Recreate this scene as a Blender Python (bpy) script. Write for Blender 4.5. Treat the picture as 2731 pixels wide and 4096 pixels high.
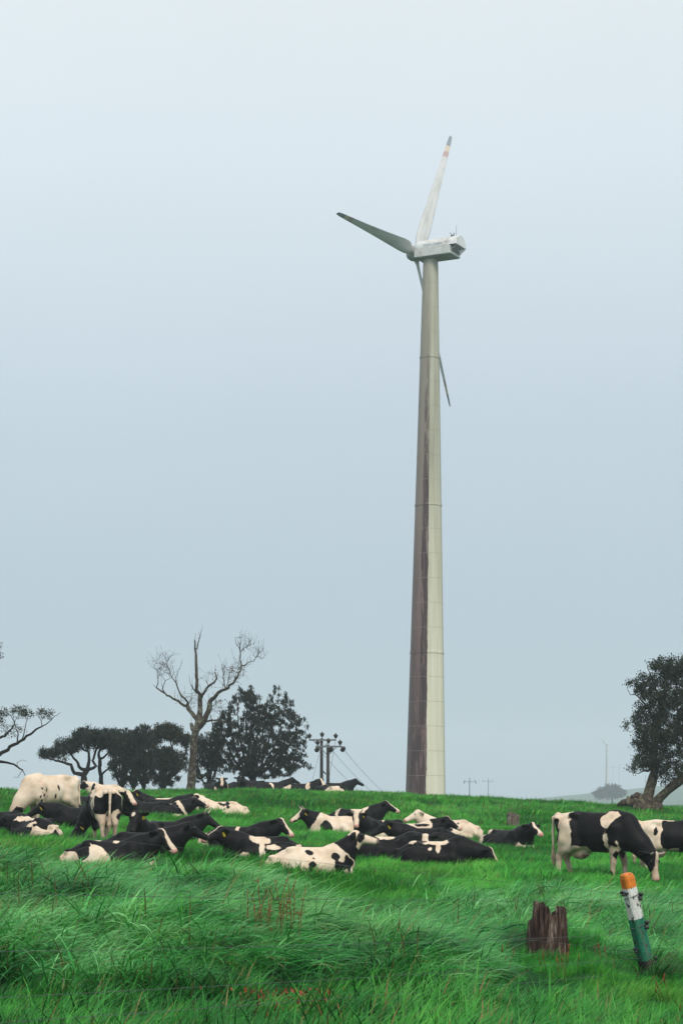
import bpy, math, random
import numpy as np
from mathutils import Vector, Matrix

R = math.radians
for o in list(bpy.data.objects):
    bpy.data.objects.remove(o)
SC = bpy.context.scene
COL = SC.collection
random.seed(7)
RNG = np.random.default_rng(7)

# ------------------------------------------------------------------ camera, sky, sun, exposure
EYE, FPX, CX, HROW = 1.6, 7547.0, 1365.5, 3274.0      # level camera with a shifted lens; pixels of the photograph
cam_data = bpy.data.cameras.new('camera')
cam = bpy.data.objects.new('camera', cam_data)
COL.objects.link(cam)
cam.location = (0, 0, EYE)
cam.rotation_euler = (R(90), 0, 0)
cam_data.sensor_fit = 'VERTICAL'
cam_data.sensor_height = 36
cam_data.lens = 36 * FPX / 4096
cam_data.shift_y = (HROW - 2048) / 4096
cam_data.clip_start = 0.2
cam_data.clip_end = 12000
SC.camera = cam

SUN_EL, SUN_AZ = 46, 160          # high, from behind the camera and to the right, very soft (thick cloud)
w = bpy.data.worlds.new('World')
SC.world = w
w.use_nodes = True
nt = w.node_tree
nt.nodes.clear()
out = nt.nodes.new('ShaderNodeOutputWorld')
bg = nt.nodes.new('ShaderNodeBackground')
tc = nt.nodes.new('ShaderNodeTexCoord')
sep = nt.nodes.new('ShaderNodeSeparateXYZ')
ramp = nt.nodes.new('ShaderNodeValToRGB')
mx = nt.nodes.new('ShaderNodeMix'); mx.data_type = 'RGBA'
sky = nt.nodes.new('ShaderNodeTexSky')
sky.sky_type = 'NISHITA'; sky.sun_disc = False
sky.sun_elevation = R(SUN_EL); sky.sun_rotation = R(SUN_AZ)
sky.dust_density = 6; sky.air_density = 1.0
sc_ = nt.nodes.new('ShaderNodeVectorMath'); sc_.operation = 'SCALE'; sc_.inputs['Scale'].default_value = 0.06
nt.links.new(tc.outputs['Generated'], sep.inputs[0])
nt.links.new(sep.outputs['Z'], ramp.inputs['Fac'])
nt.links.new(sky.outputs[0], sc_.inputs[0])
cl = nt.nodes.new('ShaderNodeTexNoise'); cl.inputs['Scale'].default_value = 2.2; cl.inputs['Detail'].default_value = 4      # faint cloud texture
cm = nt.nodes.new('ShaderNodeMapRange'); cm.inputs[1].default_value = 0.3; cm.inputs[2].default_value = 0.7; cm.inputs[3].default_value = 0.965; cm.inputs[4].default_value = 1.035
cv = nt.nodes.new('ShaderNodeVectorMath'); cv.operation = 'SCALE'
nt.links.new(tc.outputs['Generated'], cl.inputs['Vector']); nt.links.new(cl.outputs['Fac'], cm.inputs[0])
nt.links.new(ramp.outputs[0], cv.inputs[0]); nt.links.new(cm.outputs[0], cv.inputs['Scale'])
nt.links.new(cv.outputs[0], mx.inputs['A'])
nt.links.new(sc_.outputs[0], mx.inputs['B'])
mx.inputs['Factor'].default_value = 0.10
nt.links.new(mx.outputs['Result'], bg.inputs['Color'])
bg.inputs['Strength'].default_value = 0.645
nt.links.new(bg.outputs[0], out.inputs[0])
cr = ramp.color_ramp
cr.elements[0].position = 0.0; cr.elements[0].color = (0.425, 0.555, 0.665, 1)     # thick cloud: darker towards the horizon
cr.elements[1].position = 1.0; cr.elements[1].color = (0.95, 0.99, 1.0, 1)
for p_, c_ in ((0.10, (0.465, 0.585, 0.695)), (0.22, (0.605, 0.705, 0.80)), (0.33, (0.77, 0.855, 0.915)), (0.38, (0.81, 0.885, 0.93)), (0.5, (0.87, 0.92, 0.955))):
    e_ = cr.elements.new(p_); e_.color = (*c_, 1)

sun_d = bpy.data.lights.new('sun', 'SUN')
sun_d.energy = 1.5
sun_d.angle = R(20)
sun_d.color = (1.0, 0.97, 0.92)
sun = bpy.data.objects.new('sun', sun_d)
COL.objects.link(sun)
az = R(SUN_AZ)
sdir = Vector((math.sin(az) * math.cos(R(SUN_EL)), math.cos(az) * math.cos(R(SUN_EL)), math.sin(R(SUN_EL))))
sun.rotation_euler = sdir.to_track_quat('Z', 'Y').to_euler()
sun.location = sdir * 60

SC.view_settings.view_transform = 'Standard'
SC.view_settings.look = 'None'
SC.view_settings.exposure = 0.75
SC.view_settings.gamma = 1.0
SC.view_settings.use_curve_mapping = False
SC.render.engine = 'CYCLES'
cy = SC.cycles
cy.use_denoising = True
cy.max_bounces = 8; cy.diffuse_bounces = 3; cy.glossy_bounces = 2; cy.transmission_bounces = 4; cy.volume_bounces = 2
cy.use_adaptive_sampling = False

# ------------------------------------------------------------------ helpers
def px(x, row, Y):
    """a point at depth Y that the camera sees at photograph pixel (x, row)"""
    return Vector(((x - CX) / FPX * Y, Y, EYE + (HROW - row) / FPX * Y))

def hash3(i, j, k, s):
    n = (i * 374761393 + j * 668265263 + k * 2147483647 + s * 1274126177) & 0xffffffff
    n = ((n ^ (n >> 13)) * 1274126177) & 0xffffffff
    return ((n ^ (n >> 16)) & 0xffff) / 65535.0

def vnoise(P, scale, seed=0):
    """value noise in -1..1 on an (n,3) array"""
    Q = np.asarray(P, float) * scale
    I = np.floor(Q).astype(np.int64)
    f = Q - I
    f = f * f * (3 - 2 * f)
    o = 0
    for a in (0, 1):
        for b in (0, 1):
            for c in (0, 1):
                wgt = (f[:, 0] if a else 1 - f[:, 0]) * (f[:, 1] if b else 1 - f[:, 1]) * (f[:, 2] if c else 1 - f[:, 2])
                o = o + wgt * hash3(I[:, 0] + a, I[:, 1] + b, I[:, 2] + c, seed)
    return o * 2 - 1

def noise2(X, Y, scale, seed=0):
    X = np.atleast_1d(np.asarray(X, float)); Y = np.atleast_1d(np.asarray(Y, float))
    X, Y = np.broadcast_arrays(X, Y)
    P = np.stack([X.ravel(), Y.ravel(), np.zeros(X.size)], 1)
    return vnoise(P, scale, seed).reshape(X.shape)

class MB:
    """collects shapes, build() links them as one mesh object"""
    def __init__(s):
        s.v = []; s.f = []
    def add(s, verts, faces):
        n = len(s.v)
        s.v += [tuple(v) for v in verts]
        s.f += [tuple(i + n for i in f) for f in faces]
        return s
    def box(s, c, d, M=None):
        vs = [Vector((c[0] + sx * d[0] / 2, c[1] + sy * d[1] / 2, c[2] + sz * d[2] / 2)) for sx in (-1, 1) for sy in (-1, 1) for sz in (-1, 1)]
        if M is not None: vs = [M @ v for v in vs]
        return s.add(vs, [(0, 1, 3, 2), (4, 6, 7, 5), (0, 4, 5, 1), (2, 3, 7, 6), (0, 2, 6, 4), (1, 5, 7, 3)])
    def tube(s, pts, rad, n=8, cap=True):
        pts = [Vector(p) for p in pts]
        if not hasattr(rad, '__len__'): rad = [rad] * len(pts)
        rings = []
        ref = None
        for i, p in enumerate(pts):
            t = (pts[min(i + 1, len(pts) - 1)] - pts[max(i - 1, 0)]).normalized()
            if ref is None:
                ref = Vector((0, 0, 1)) if abs(t.z) < 0.9 else Vector((1, 0, 0))
            a = t.cross(ref).normalized(); b = a.cross(t).normalized(); ref = b
            rings.append([p + (a * math.cos(2 * math.pi * k / n) + b * math.sin(2 * math.pi * k / n)) * rad[i] for k in range(n)])
        vs = [v for r in rings for v in r]
        fs = []
        for i in range(len(pts) - 1):
            for k in range(n):
                fs.append((i * n + k, i * n + (k + 1) % n, (i + 1) * n + (k + 1) % n, (i + 1) * n + k))
        if cap:
            fs.append(tuple(range(n))[::-1]); fs.append(tuple((len(pts) - 1) * n + k for k in range(n)))
        return s.add(vs, fs)
    def lathe(s, prof, n=24, c=(0, 0, 0), M=None):
        """prof = [(radius, z)]"""
        vs = []
        for r, z in prof:
            for k in range(n):
                a = 2 * math.pi * k / n
                v = Vector((c[0] + r * math.cos(a), c[1] + r * math.sin(a), c[2] + z))
                vs.append(M @ v if M is not None else v)
        fs = []
        for i in range(len(prof) - 1):
            for k in range(n):
                fs.append((i * n + k, i * n + (k + 1) % n, (i + 1) * n + (k + 1) % n, (i + 1) * n + k))
        fs.append(tuple(range(n))[::-1]); fs.append(tuple((len(prof) - 1) * n + k for k in range(n)))
        return s.add(vs, fs)
    def mesh(s, name, m, smooth=True):
        me = bpy.data.meshes.new(name)
        me.from_pydata(s.v, [], s.f)
        me.materials.append(m)
        if smooth: me.polygons.foreach_set('use_smooth', [len(p.vertices) <= 4 for p in me.polygons])     # flat caps
        me.update()
        return me
    def build(s, name, m, parent=None, smooth=True):
        return link(name, s.mesh(name, m, smooth), parent)

def link(name, me, parent=None):
    o = bpy.data.objects.new(name, me)
    COL.objects.link(o)
    if parent is not None: o.parent = parent
    return o

def empty(name, loc=(0, 0, 0), rot=(0, 0, 0)):
    o = bpy.data.objects.new(name, None)
    COL.objects.link(o)
    o.location = loc; o.rotation_euler = rot
    o.empty_display_size = 0.2
    return o

def tag(o, label, cat=None, group=None, kind=None):
    if label: o['label'] = label
    if cat: o['category'] = cat
    if group: o['group'] = group
    if kind: o['kind'] = kind
    return o

def np_mesh(name, V, F, m, smooth=True):
    """V (n,3), F (m,k) arrays with constant k"""
    V = np.asarray(V, np.float32); F = np.asarray(F, np.int32)
    me = bpy.data.meshes.new(name)
    me.vertices.add(len(V)); me.vertices.foreach_set('co', V.ravel())
    k = F.shape[1]
    me.loops.add(F.size); me.loops.foreach_set('vertex_index', F.ravel())
    me.polygons.add(len(F))
    me.polygons.foreach_set('loop_start', np.arange(0, F.size, k, dtype=np.int32))
    me.polygons.foreach_set('loop_total', np.full(len(F), k, np.int32))
    me.materials.append(m)
    me.update(calc_edges=True)
    me.polygons.foreach_set('use_smooth', np.full(len(F), smooth))
    return me

def set_attr(me, name, vals, typ='FLOAT', dom='POINT'):
    a = me.attributes.new(name, typ, dom)
    a.data.foreach_set('vector' if typ == 'FLOAT_VECTOR' else 'value', np.ascontiguousarray(vals).ravel())

# ------------------------------------------------------------------ materials
class Nodes:
    def __init__(s, name):
        s.m = bpy.data.materials.new(name); s.m.use_nodes = True
        s.t = s.m.node_tree; s.b = s.t.nodes['Principled BSDF']; s.o = s.t.nodes['Material Output']
    def n(s, typ, **kw):
        nd = s.t.nodes.new(typ)
        for k, v in kw.items(): setattr(nd, k, v)
        return nd
    def l(s, a, b): s.t.links.new(a, b)
    def coord(s, which='Object', scale=(1, 1, 1)):
        if which == 'World':
            src = s.n('ShaderNodeNewGeometry').outputs['Position']
        else:
            src = s.n('ShaderNodeTexCoord').outputs[which]
        mp = s.n('ShaderNodeMapping'); mp.inputs['Scale'].default_value = scale
        s.l(src, mp.inputs['Vector'])
        return mp.outputs[0]
    def noise(s, vec, scale, detail=4, rough=0.55, dist=0.0):
        nd = s.n('ShaderNodeTexNoise'); nd.inputs['Scale'].default_value = scale
        nd.inputs['Detail'].default_value = detail; nd.inputs['Roughness'].default_value = rough
        nd.inputs['Distortion'].default_value = dist
        s.l(vec, nd.inputs['Vector'])
        return nd.outputs['Fac']
    def ramp(s, fac, stops):
        r = s.n('ShaderNodeValToRGB'); e = r.color_ramp.elements
        e[0].position, e[1].position = stops[0][0], stops[-1][0]
        e[0].color, e[1].color = (*stops[0][1], 1), (*stops[-1][1], 1)
        for p, c in stops[1:-1]:
            x = e.new(p); x.color = (*c, 1)
        s.l(fac, r.inputs[0])
        return r.outputs[0]
    def rng(s, fac, a, b, c=0, d=1):
        r = s.n('ShaderNodeMapRange'); r.inputs[1].default_value = a; r.inputs[2].default_value = b
        r.inputs[3].default_value = c; r.inputs[4].default_value = d
        s.l(fac, r.inputs[0])
        return r.outputs[0]
    def mix(s, fac, a, b, mode='MIX'):
        x = s.n('ShaderNodeMix', data_type='RGBA', blend_type=mode)
        for sock, v in ((x.inputs['Factor'], fac), (x.inputs['A'], a), (x.inputs['B'], b)):
            if hasattr(v, 'is_linked') or hasattr(v, 'links'): s.l(v, sock)
            elif isinstance(v, (int, float)): sock.default_value = v
            else: sock.default_value = (*v, 1)
        return x.outputs['Result']
    def math(s, op, a, b=None):
        x = s.n('ShaderNodeMath', operation=op)
        for i, v in enumerate((a, b)):
            if v is None: continue
            if isinstance(v, (int, float)): x.inputs[i].default_value = v
            else: s.l(v, x.inputs[i])
        return x.outputs[0]
    def attr(s, name):
        return s.n('ShaderNodeAttribute', attribute_name=name).outputs['Fac']
    def bump(s, h, strength=0.4, dist=0.02):
        b = s.n('ShaderNodeBump'); b.inputs['Strength'].default_value = strength; b.inputs['Distance'].default_value = dist
        s.l(h, b.inputs['Height']); s.l(b.outputs[0], s.b.inputs['Normal'])
    def col(s, c):
        if hasattr(c, 'links'): s.l(c, s.b.inputs['Base Color'])
        else: s.b.inputs['Base Color'].default_value = (*c, 1)
        return s
    def rough(s, r, spec=0.5):
        s.b.inputs['Roughness'].default_value = r; s.b.inputs['Specular IOR Level'].default_value = spec
        return s

def simple(name, c1, c2, scale=5, rough=0.7, spec=0.3, which='Object', sc=(1, 1, 1), bump=0.0, bd=0.02):
    N = Nodes(name)
    f = N.noise(N.coord(which, sc), scale, 5, 0.6)
    N.col(N.ramp(f, [(0.3, c1), (0.7, c2)])).rough(rough, spec)
    if bump: N.bump(f, bump, bd)
    return N.m

M = {}
def grass_material(name, dark, mid, light, rough, spec, trans):
    N = Nodes(name)
    wp = N.coord('World')
    big = N.noise(wp, 0.20, 3, 0.5)
    sm = N.noise(wp, 1.1, 3, 0.6)
    t = N.attr('tint')
    k = N.math('ADD', N.math('MULTIPLY', t, 0.42), N.math('ADD', N.math('MULTIPLY', N.math('SUBTRACT', big, 0.5), 1.1), N.math('MULTIPLY', N.math('SUBTRACT', sm, 0.5), 1.5)))
    c = N.ramp(N.math('ADD', k, 0.30), [(0.15, dark), (0.50, mid), (0.90, light)])
    yel = N.noise(N.coord('World', (0.7, 1, 1)), 0.33, 4, 0.65)
    c = N.mix(N.rng(yel, 0.56, 0.74, 0, 0.65), c, N.ramp(t, [(0.2, (0.085, 0.20, 0.022)), (0.8, (0.20, 0.29, 0.05))]))
    dry = N.attr('dry')
    c = N.mix(dry, c, (0.20, 0.15, 0.055))
    N.col(c).rough(rough, spec)
    tr = N.n('ShaderNodeBsdfTranslucent'); N.l(c, tr.inputs['Color'])
    ms = N.n('ShaderNodeMixShader'); ms.inputs[0].default_value = trans
    N.l(N.b.outputs[0], ms.inputs[1]); N.l(tr.outputs[0], ms.inputs[2]); N.l(ms.outputs[0], N.o.inputs['Surface'])
    return N.m
M['grass'] = grass_material('grass_blades', (0.010, 0.095, 0.014), (0.042, 0.32, 0.030), (0.14, 0.44, 0.06), 0.55, 0.12, 0.14)
M['longgrass'] = grass_material('long_grass_blades', (0.006, 0.075, 0.015), (0.030, 0.27, 0.038), (0.22, 0.55, 0.19), 0.42, 0.22, 0.12)

M['broad'] = grass_material('broad_grass_blades', (0.008, 0.065, 0.012), (0.022, 0.18, 0.024), (0.085, 0.36, 0.045), 0.5, 0.18, 0.14)
M['tussock'] = grass_material('tussock_blades', (0.008, 0.055, 0.012), (0.020, 0.15, 0.026), (0.09, 0.30, 0.07), 0.5, 0.15, 0.25)
N = Nodes('ground_soil_and_sward')
wp = N.coord('World')
f = N.noise(wp, 0.8, 6, 0.6)
N.col(N.ramp(f, [(0.3, (0.008, 0.045, 0.010)), (0.6, (0.014, 0.09, 0.016)), (0.8, (0.04, 0.10, 0.02))])).rough(0.9, 0.1)
N.bump(N.noise(wp, 9, 5, 0.7), 0.8, 0.1)
M['ground'] = N.m

# coat: markings come from a per-vertex field, edges sharpened here
N = Nodes('holstein_coat')
oc = N.coord('Object')
mk = N.attr('mark')
wob = N.math('MULTIPLY', N.math('SUBTRACT', N.noise(oc, 26, 3, 0.6), 0.5), 0.035)
mm = N.rng(N.math('ADD', mk, wob), -0.006, 0.006)
wn = N.noise(oc, 3.5, 5, 0.6)
white = N.ramp(wn, [(0.25, (0.52, 0.37, 0.25)), (0.5, (0.68, 0.535, 0.395)), (0.75, (0.75, 0.64, 0.52))])
dirt = N.math('MULTIPLY', N.attr('dirt'), N.rng(N.noise(oc, 7, 4, 0.6), 0.32, 0.62))
white = N.mix(dirt, white, (0.24, 0.15, 0.095))
black = N.ramp(N.noise(oc, 4, 4, 0.6), [(0.35, (0.004, 0.004, 0.005)), (0.75, (0.011, 0.009, 0.009))])
c = N.mix(mm, white, black)
c = N.mix(N.attr('pink'), c, (0.55, 0.27, 0.23))
c = N.mix(N.attr('dark'), c, (0.02, 0.017, 0.017))
N.col(c).rough(0.5, 0.10)
fur = N.n('ShaderNodeMapping'); fur.inputs['Scale'].default_value = (14, 45, 45); N.l(oc, fur.inputs['Vector'])
N.bump(N.noise(fur.outputs[0], 3.0, 4, 0.6), 0.25, 0.012)
M['coat'] = N.m
M['tag'] = simple('yellow_plastic', (0.75, 0.52, 0.02), (0.85, 0.62, 0.05), 8, 0.4, 0.4)
M['horn'] = simple('horn_keratin', (0.28, 0.22, 0.16), (0.5, 0.43, 0.33), 9, 0.45, 0.4)
M['eye'] = simple('wet_eye', (0.006, 0.005, 0.005), (0.012, 0.009, 0.008), 9, 0.12, 0.6)

def bark(name, a, b, lich=None, sc=(6, 6, 1.6)):
    N = Nodes(name)
    oc = N.coord('Object', sc)
    f = N.noise(oc, 3, 6, 0.65)
    c = N.ramp(f, [(0.3, a), (0.7, b)])
    if lich:
        c = N.mix(N.rng(N.noise(N.coord('Object'), 5, 4, 0.7), 0.52, 0.6), c, lich)
    N.col(c).rough(0.9, 0.15)
    N.bump(f, 0.9, 0.04)
    return N.m
M['bark_dark'] = bark('dark_bark', (0.008, 0.007, 0.006), (0.026, 0.020, 0.017))
M['bark_bare'] = bark('lichen_bark', (0.022, 0.016, 0.013), (0.085, 0.062, 0.048), (0.16, 0.165, 0.12))
M['bark_right'] = bark('grey_brown_bark', (0.025, 0.02, 0.016), (0.11, 0.085, 0.06), (0.16, 0.14, 0.09))
def leafmat(name, a, b):
    N = Nodes(name)
    f = N.math('ADD', N.math('MULTIPLY', N.attr('tint'), 0.6), N.math('MULTIPLY', N.noise(N.coord('Object'), 1.6, 3, 0.5), 0.5))
    c = N.ramp(f, [(0.3, a), (0.8, b)])
    N.col(c).rough(0.5, 0.3)
    return N.m
M['leaf_dark'] = leafmat('dark_evergreen_leaves', (0.005, 0.009, 0.006), (0.017, 0.026, 0.014))
M['leaf_mid'] = leafmat('olive_leaves', (0.009, 0.013, 0.006), (0.032, 0.038, 0.013))
M['leaf_right'] = leafmat('glossy_green_leaves', (0.007, 0.014, 0.008), (0.028, 0.042, 0.018))
M['leaf_dead'] = leafmat('withered_leaves', (0.06, 0.035, 0.015), (0.20, 0.11, 0.03))
# ------------------------------------------------------------------ the ground
_py = np.array([-60, 0, 8, 14, 19, 25, 30, 35, 38, 43, 48, 52, 58, 64, 70, 78, 88, 96, 102, 110, 130, 190, 300, 600, 1200, 3000.])
_pz = np.array([-.3, 0, 0, 0, 0.0, .05, .12, .30, .45, .68, .85, 1.0, 1.38, 1.74, 2.03, 2.37, 2.68, 2.85, 2.90, 2.85, 2.4, 1.2, 1.5, 6, 8, 9.])
_dy = np.arange(-60, 3000, 0.5)
_dz = np.interp(_dy, _py, _pz)
_k = np.exp(-0.5 * (np.arange(-10, 11) / 4.0) ** 2); _k /= _k.sum()
_dz = np.convolve(np.pad(_dz, 10, mode='edge'), _k, 'valid')

def G(X, Y):
    X = np.asarray(X, float); Y = np.asarray(Y, float)
    X, Y = np.broadcast_arrays(X, Y)
    z = np.interp(Y, _dy, _dz)
    near = np.clip((170 - Y) / 60, 0, 1)
    sp = np.log1p(np.exp(np.clip(X, -40, 40) * 0.8)) / 0.8
    z = z - (0.025 + 0.032 * np.clip((Y - 38) / 40, 0, 1)) * np.minimum(sp, 30) * near
    z = z + np.minimum(0.09 * np.log1p(np.exp(np.clip((-X - 1.0) * 2, -40, 40))) / 2, 0.38) * np.clip((Y - 24) / 9, 0, 1) * np.clip((66 - Y) / 12, 0, 1)
    b = 0.085 * noise2(X, Y, 0.42, 3) + 0.085 * noise2(X * 0.7, Y, 1.1, 5) + 0.10 * noise2(X, Y, 0.15, 9)
    z = z + b * near * np.clip((Y - 9) / 6, 0, 1)
    z = z + (0.11 * noise2(X * 0.8, Y, 0.75, 21) + 0.05 * noise2(X, Y, 1.7, 22)) * np.clip((Y - 11) / 3, 0, 1) * np.clip((33 - Y) / 6, 0, 1)
    # swells of the foreground bank
    for bx, by, sx, sy, h in ((-5.2, 25.0, 2.0, 3.0, 0.62), (-3.2, 19.5, 1.7, 1.5, 0.30), (-0.7, 18.6, 1.7, 1.1, 0.34), (-3.0, 16.0, 1.6, 1.0, 0.14),
                              (1.6, 27.0, 1.8, 0.8, -0.14), (2.6, 31.0, 2.0, 0.9, 0.10), (-1.0, 30.5, 2.5, 1.0, 0.10)):
        z = z + h * np.exp(-0.5 * (((X - bx) / sx) ** 2 + ((Y - by) / sy) ** 2))
    # the misty far hill on the right
    z = z + 50 * np.exp(-0.5 * (((X - 650) / 285) ** 2 + ((Y - 2250) / 350) ** 2))
    return z

def gz(x, y): return float(G(x, y))
def on_ground(pxx, Y): 
    x = (pxx - CX) / FPX * Y
    return Vector((x, Y, gz(x, Y)))

xs = np.concatenate([-np.geomspace(3000, 30, 34)[:-1], np.arange(-30, 30.01, 0.36), np.geomspace(30, 3000, 34)[1:]])
ys = np.concatenate([np.arange(-60, 8, 4.0), np.arange(8, 125, 0.36), np.geomspace(125, 3000, 46)])
XX, YY = np.meshgrid(xs, ys, indexing='ij')
ZZ = G(XX, YY)
nx, ny = XX.shape
ii = np.arange(nx * ny).reshape(nx, ny)
F_ = np.stack([ii[:-1, :-1], ii[1:, :-1], ii[1:, 1:], ii[:-1, 1:]], -1).reshape(-1, 4)
ground = link('ground', np_mesh('ground', np.stack([XX, YY, ZZ], -1).reshape(-1, 3), F_, M['ground']))
tag(ground, 'green grassy hillside pasture rising to a low crest', kind='structure')

# ------------------------------------------------------------------ wind turbine
N = Nodes('stained_tower_paint')
oc = N.coord('Object')
sp_ = N.n('ShaderNodeSeparateXYZ'); N.l(oc, sp_.inputs[0])
zz = N.math('DIVIDE', sp_.outputs['Z'], 56.0)                       # 0 foot .. 1 top
rr = N.math('SUBTRACT', 2.06, N.math('MULTIPLY', zz, 1.32))
st = N.noise(N.coord('Object', (2.2, 2.2, 0.045)), 1.6, 6, 0.6)     # long vertical streaks
st2 = N.noise(N.coord('Object', (1, 1, 0.10)), 0.9, 4, 0.6)
st3 = N.noise(N.coord('Object', (6, 6, 0.05)), 1.6, 5, 0.6)
pale = N.ramp(st, [(0.25, (0.50, 0.46, 0.30)), (0.5, (0.64, 0.605, 0.45)), (0.75, (0.70, 0.68, 0.56))])
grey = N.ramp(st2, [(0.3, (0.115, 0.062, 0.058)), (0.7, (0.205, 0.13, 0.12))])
brown = N.ramp(st3, [(0.3, (0.022, 0.007, 0.008)), (0.7, (0.065, 0.026, 0.025))])
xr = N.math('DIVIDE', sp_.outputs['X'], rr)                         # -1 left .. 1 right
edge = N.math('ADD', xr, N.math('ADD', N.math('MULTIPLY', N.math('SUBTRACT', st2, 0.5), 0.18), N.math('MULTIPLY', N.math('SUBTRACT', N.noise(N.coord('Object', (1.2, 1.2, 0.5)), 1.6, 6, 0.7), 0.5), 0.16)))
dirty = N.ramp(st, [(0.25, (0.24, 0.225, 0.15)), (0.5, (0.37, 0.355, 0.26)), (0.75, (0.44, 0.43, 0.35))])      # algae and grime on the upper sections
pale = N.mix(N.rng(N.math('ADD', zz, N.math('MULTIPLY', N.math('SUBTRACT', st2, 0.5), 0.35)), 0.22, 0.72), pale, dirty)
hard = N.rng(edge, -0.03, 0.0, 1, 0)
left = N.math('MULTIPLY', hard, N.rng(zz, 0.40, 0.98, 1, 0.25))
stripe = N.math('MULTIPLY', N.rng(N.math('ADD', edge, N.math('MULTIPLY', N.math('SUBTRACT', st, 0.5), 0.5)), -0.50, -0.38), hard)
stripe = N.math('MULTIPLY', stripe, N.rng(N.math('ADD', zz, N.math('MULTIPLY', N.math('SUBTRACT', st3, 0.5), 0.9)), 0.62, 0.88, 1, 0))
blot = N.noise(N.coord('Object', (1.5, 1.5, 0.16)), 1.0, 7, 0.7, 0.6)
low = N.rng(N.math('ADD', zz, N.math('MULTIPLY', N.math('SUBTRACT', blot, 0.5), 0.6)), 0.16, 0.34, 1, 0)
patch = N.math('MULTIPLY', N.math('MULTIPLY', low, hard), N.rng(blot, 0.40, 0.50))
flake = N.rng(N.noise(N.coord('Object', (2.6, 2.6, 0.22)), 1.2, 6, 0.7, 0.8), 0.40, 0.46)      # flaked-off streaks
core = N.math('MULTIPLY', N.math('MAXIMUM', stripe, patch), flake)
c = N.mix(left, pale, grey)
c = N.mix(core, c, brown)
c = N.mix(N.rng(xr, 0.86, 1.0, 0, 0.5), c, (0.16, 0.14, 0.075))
N.col(c).rough(0.45, 0.35)
M['tower'] = N.m
N = Nodes('weathered_white_grp')
oc = N.coord('Object')
n1 = N.noise(oc, 0.8, 6, 0.65)
c = N.ramp(n1, [(0.30, (0.33, 0.30, 0.26)), (0.45, (0.56, 0.56, 0.53)), (0.6, (0.66, 0.67, 0.66))])
c = N.mix(N.rng(N.noise(N.coord('Object', (2, 2, 0.4)), 1.7, 5, 0.7), 0.60, 0.72), c, (0.24, 0.16, 0.10))
N.col(c).rough(0.5, 0.35)
M['nacelle'] = N.m
M['seam'] = simple('stained_weld', (0.20, 0.175, 0.12), (0.36, 0.33, 0.24), 3, 0.7)
M['underside'] = simple('nacelle_belly_paint', (0.20, 0.195, 0.18), (0.34, 0.335, 0.32), 1.2, 0.6)
M['grille'] = simple('grey_grille', (0.20, 0.205, 0.20), (0.34, 0.35, 0.345), 2, 0.5)
N = Nodes('blade_paint')
oc = N.coord('Object'); sp_ = N.n('ShaderNodeSeparateXYZ'); N.l(oc, sp_.inputs[0])
n1 = N.noise(N.coord('Object', (1.4, 1.4, 0.25)), 1.2, 5, 0.65)
c = N.ramp(n1, [(0.3, (0.38, 0.365, 0.34)), (0.55, (0.53, 0.53, 0.515))])
zl = sp_.outputs['Z']
def band(a, b): return N.math('MULTIPLY', N.math('GREATER_THAN', zl, a), N.math('LESS_THAN', zl, b))
wear = N.rng(N.noise(N.coord('Object', (2, 2, 1)), 2.5, 4, 0.6), 0.30, 0.5)
c = N.mix(N.math('MULTIPLY', band(13.2, 13.95), wear), c, (0.40, 0.25, 0.23))
c = N.mix(N.math('MULTIPLY', band(13.95, 14.7), wear), c, (0.55, 0.45, 0.34))
c = N.mix(band(14.7, 16.5), c, (0.20, 0.23, 0.26))
N.col(c).rough(0.5, 0.35)
M['blade'] = N.m
M['letter'] = simple('faded_blue_lettering', (0.13, 0.22, 0.30), (0.24, 0.32, 0.39), 3, 0.6)
M['letter_red'] = simple('faded_red_lettering', (0.42, 0.30, 0.28), (0.5, 0.38, 0.35), 3, 0.6)
M['metal_dark'] = simple('dark_metal', (0.06, 0.06, 0.06), (0.12, 0.12, 0.12), 6, 0.5)

TY = 188.0
TX = (1700 - CX) / FPX * TY
tbase = gz(TX, TY) - 0.3
TH = px(1722, 1040, TY).z - tbase                                    # tower top above its foot

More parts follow.
